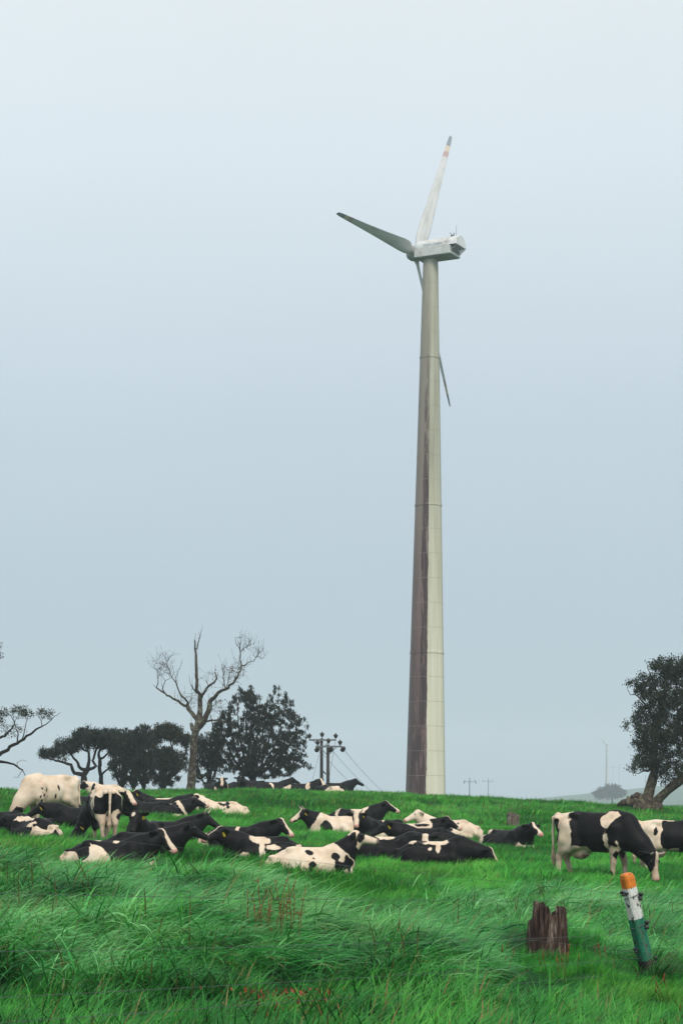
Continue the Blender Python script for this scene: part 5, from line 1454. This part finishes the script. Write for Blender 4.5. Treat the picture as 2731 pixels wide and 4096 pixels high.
PX_.append(X); PY_.append(Y); IDX.append(rg.choice(K['tuss'], n)); SCL.append(rg.uniform(.55, 1.05, n)); ROT.append(np.stack([rg.normal(0, .1, n), rg.normal(.1, .15, n), rg.uniform(-.8, .6, n)], 1))
PX_, PY_, IDX, SCL, ROT = map(np.concatenate, (PX_, PY_, IDX, SCL, ROT))
def scatter_object(name, X, Y, idx, scl, rot, coll, label, cat, mat):
    me = bpy.data.meshes.new(name)
    me.vertices.add(len(X)); me.vertices.foreach_set('co', np.stack([X, Y, G(X, Y)], 1).astype(np.float32).ravel())
    set_attr(me, 'idx', idx.astype(np.int32), 'INT'); set_attr(me, 'scl', scl.astype(np.float32)); set_attr(me, 'rot', rot.astype(np.float32), 'FLOAT_VECTOR')
    me.materials.append(mat)
    o = link(name, me)
    ng = bpy.data.node_groups.new(name + '_scatter', 'GeometryNodeTree')
    ng.interface.new_socket('Geometry', in_out='INPUT', socket_type='NodeSocketGeometry')
    ng.interface.new_socket('Geometry', in_out='OUTPUT', socket_type='NodeSocketGeometry')
    gi = ng.nodes.new('NodeGroupInput'); go = ng.nodes.new('NodeGroupOutput')
    ci = ng.nodes.new('GeometryNodeCollectionInfo'); ci.inputs['Collection'].default_value = coll
    ci.inputs['Separate Children'].default_value = True; ci.inputs['Reset Children'].default_value = True
    ip = ng.nodes.new('GeometryNodeInstanceOnPoints'); ip.inputs['Pick Instance'].default_value = True
    def na(nm, typ):
        a = ng.nodes.new('GeometryNodeInputNamedAttribute'); a.data_type = typ; a.inputs['Name'].default_value = nm
        return a.outputs['Attribute']
    ng.links.new(gi.outputs[0], ip.inputs['Points']); ng.links.new(ci.outputs[0], ip.inputs['Instance'])
    ng.links.new(na('idx', 'INT'), ip.inputs['Instance Index']); ng.links.new(na('scl', 'FLOAT'), ip.inputs['Scale'])
    er = ng.nodes.new('FunctionNodeEulerToRotation'); ng.links.new(na('rot', 'FLOAT_VECTOR'), er.inputs[0]); ng.links.new(er.outputs[0], ip.inputs['Rotation'])
    ng.links.new(ip.outputs[0], go.inputs[0])
    md = o.modifiers.new('scatter', 'NODES'); md.node_group = ng
    return tag(o, label, cat, kind='stuff')
scatter_object('pasture_grass', PX_, PY_, IDX, SCL, ROT, hid, 'long green windblown grass covering the whole hillside', 'grass', M['grass'])

# seed heads of sorrel and a few yellow flowers
hid2 = bpy.data.collections.new('seed_heads')
M['flower'] = simple('yellow_petals', (0.70, 0.45, 0.02), (0.8, 0.6, 0.05), 10, 0.6, 0.2)
M['redleaf'] = simple('reddish_weed_leaf', (0.13, 0.022, 0.014), (0.30, 0.09, 0.03), 10, 0.6, 0.2, which='World')
for k in range(3):
    rg2 = np.random.default_rng(900 + k)
    mb = MB()
    for j in range(3):
        x_, y_ = rg2.normal(0, .06, 2); hh = rg2.uniform(.12, .22); dx_ = rg2.uniform(.02, .12)
        mb.tube([(x_, y_, 0), (x_ + dx_ * .5, y_, hh * .6), (x_ + dx_, y_, hh)], [.003, .0025, .002], 4)
        mb.tube([(x_ + dx_ * .9, y_, hh * .86), (x_ + dx_, y_, hh), (x_ + dx_ * 1.1, y_, hh + .04)], [.003, .006, .002], 5)
    hid2.objects.link(bpy.data.objects.new('head_%d' % k, mb.mesh('seed_head', M['sorrel'])))
mb = MB()
for j in range(6):
    a = j * 1.05
    mb.add([(0, 0, .18), (.02 * math.cos(a), .02 * math.sin(a), .195), (.03 * math.cos(a + .3), .03 * math.sin(a + .3), .185), (.02 * math.cos(a + .6), .02 * math.sin(a + .6), .19)], [(0, 1, 2, 3)])
mb.tube([(0, 0, 0), (0, 0, .18)], .0015, 4)
hid2.objects.link(bpy.data.objects.new('head_3', mb.mesh('flower', M['flower'])))
X, Y = scatter(13, 26, 3.2, rg)
keep = noise2(X, Y, .5, 61) + rg.normal(0, .3, len(X)) > .05
X, Y = X[keep], Y[keep]; n = len(X)
X2, Y2 = scatter(60, 104, .14, rg); n2 = len(X2)
scatter_object('sorrel_seed_heads', np.concatenate([X, X2]), np.concatenate([Y, Y2]), np.concatenate([rg.choice([0, 1, 2], n), np.full(n2, 3)]),
               np.concatenate([rg.uniform(.8, 1.25, n), rg.uniform(.75, 1.05, n2)]), np.concatenate([np.stack([rg.normal(0, .15, n), rg.normal(.1, .15, n), rg.uniform(0, 6, n)], 1), np.zeros((n2, 3))]), hid2, 'scattered rusty sorrel seed heads and tiny yellow flowers in the grass', 'weeds', M['sorrel'])
# a low reddish weed at the bottom edge
for pxx, Y_, lab in ((1240, 14.75, 'low reddish leafy weed at the bottom edge, right of its twin'), (1050, 14.55, 'low reddish leafy weed at the bottom edge, left of its twin')):
    p = on_ground(pxx, Y_)
    wd = empty('red_weed', p)
    rg2 = np.random.default_rng(pxx)
    C = np.stack([rg2.normal(0, .16, 130), rg2.normal(0, .12, 130), rg2.uniform(.12, .30, 130)], 1)
    me = leaf_mesh('foliage', C, np.tile([0, 0, 1.0], (130, 1)) + rg2.normal(0, .6, (130, 3)), .042, M['redleaf'], rg2)
    link('foliage', me, wd)
    for k in range(7):
        a = rg2.normal(0, .10, 2)
        MB().tube([(a[0] * .4, a[1] * .4, -.02), (a[0], a[1], rg2.uniform(.1, .22))], [.004, .002], 4).build('stem', M['stalk'], wd)
    tag(wd, lab, 'weed', 'reddish weeds at the bottom edge')

# ------------------------------------------------------------------ the mist
HZ = 0.0005
N = Nodes('mist')
N.t.nodes.remove(N.b)
pv = N.n('ShaderNodeVolumePrincipled')
pv.inputs['Color'].default_value = (0.86, 0.93, 1.0, 1)
pv.inputs['Density'].default_value = HZ
pv.inputs['Anisotropy'].default_value = 0.0
N.l(pv.outputs[0], N.o.inputs['Volume'])
haze = MB().box((0, 1400, 80), (6400, 5000, 190)).build('haze', N.m, None, smooth=False)
tag(haze, 'pale morning mist hanging over the whole hillside', kind='stuff')
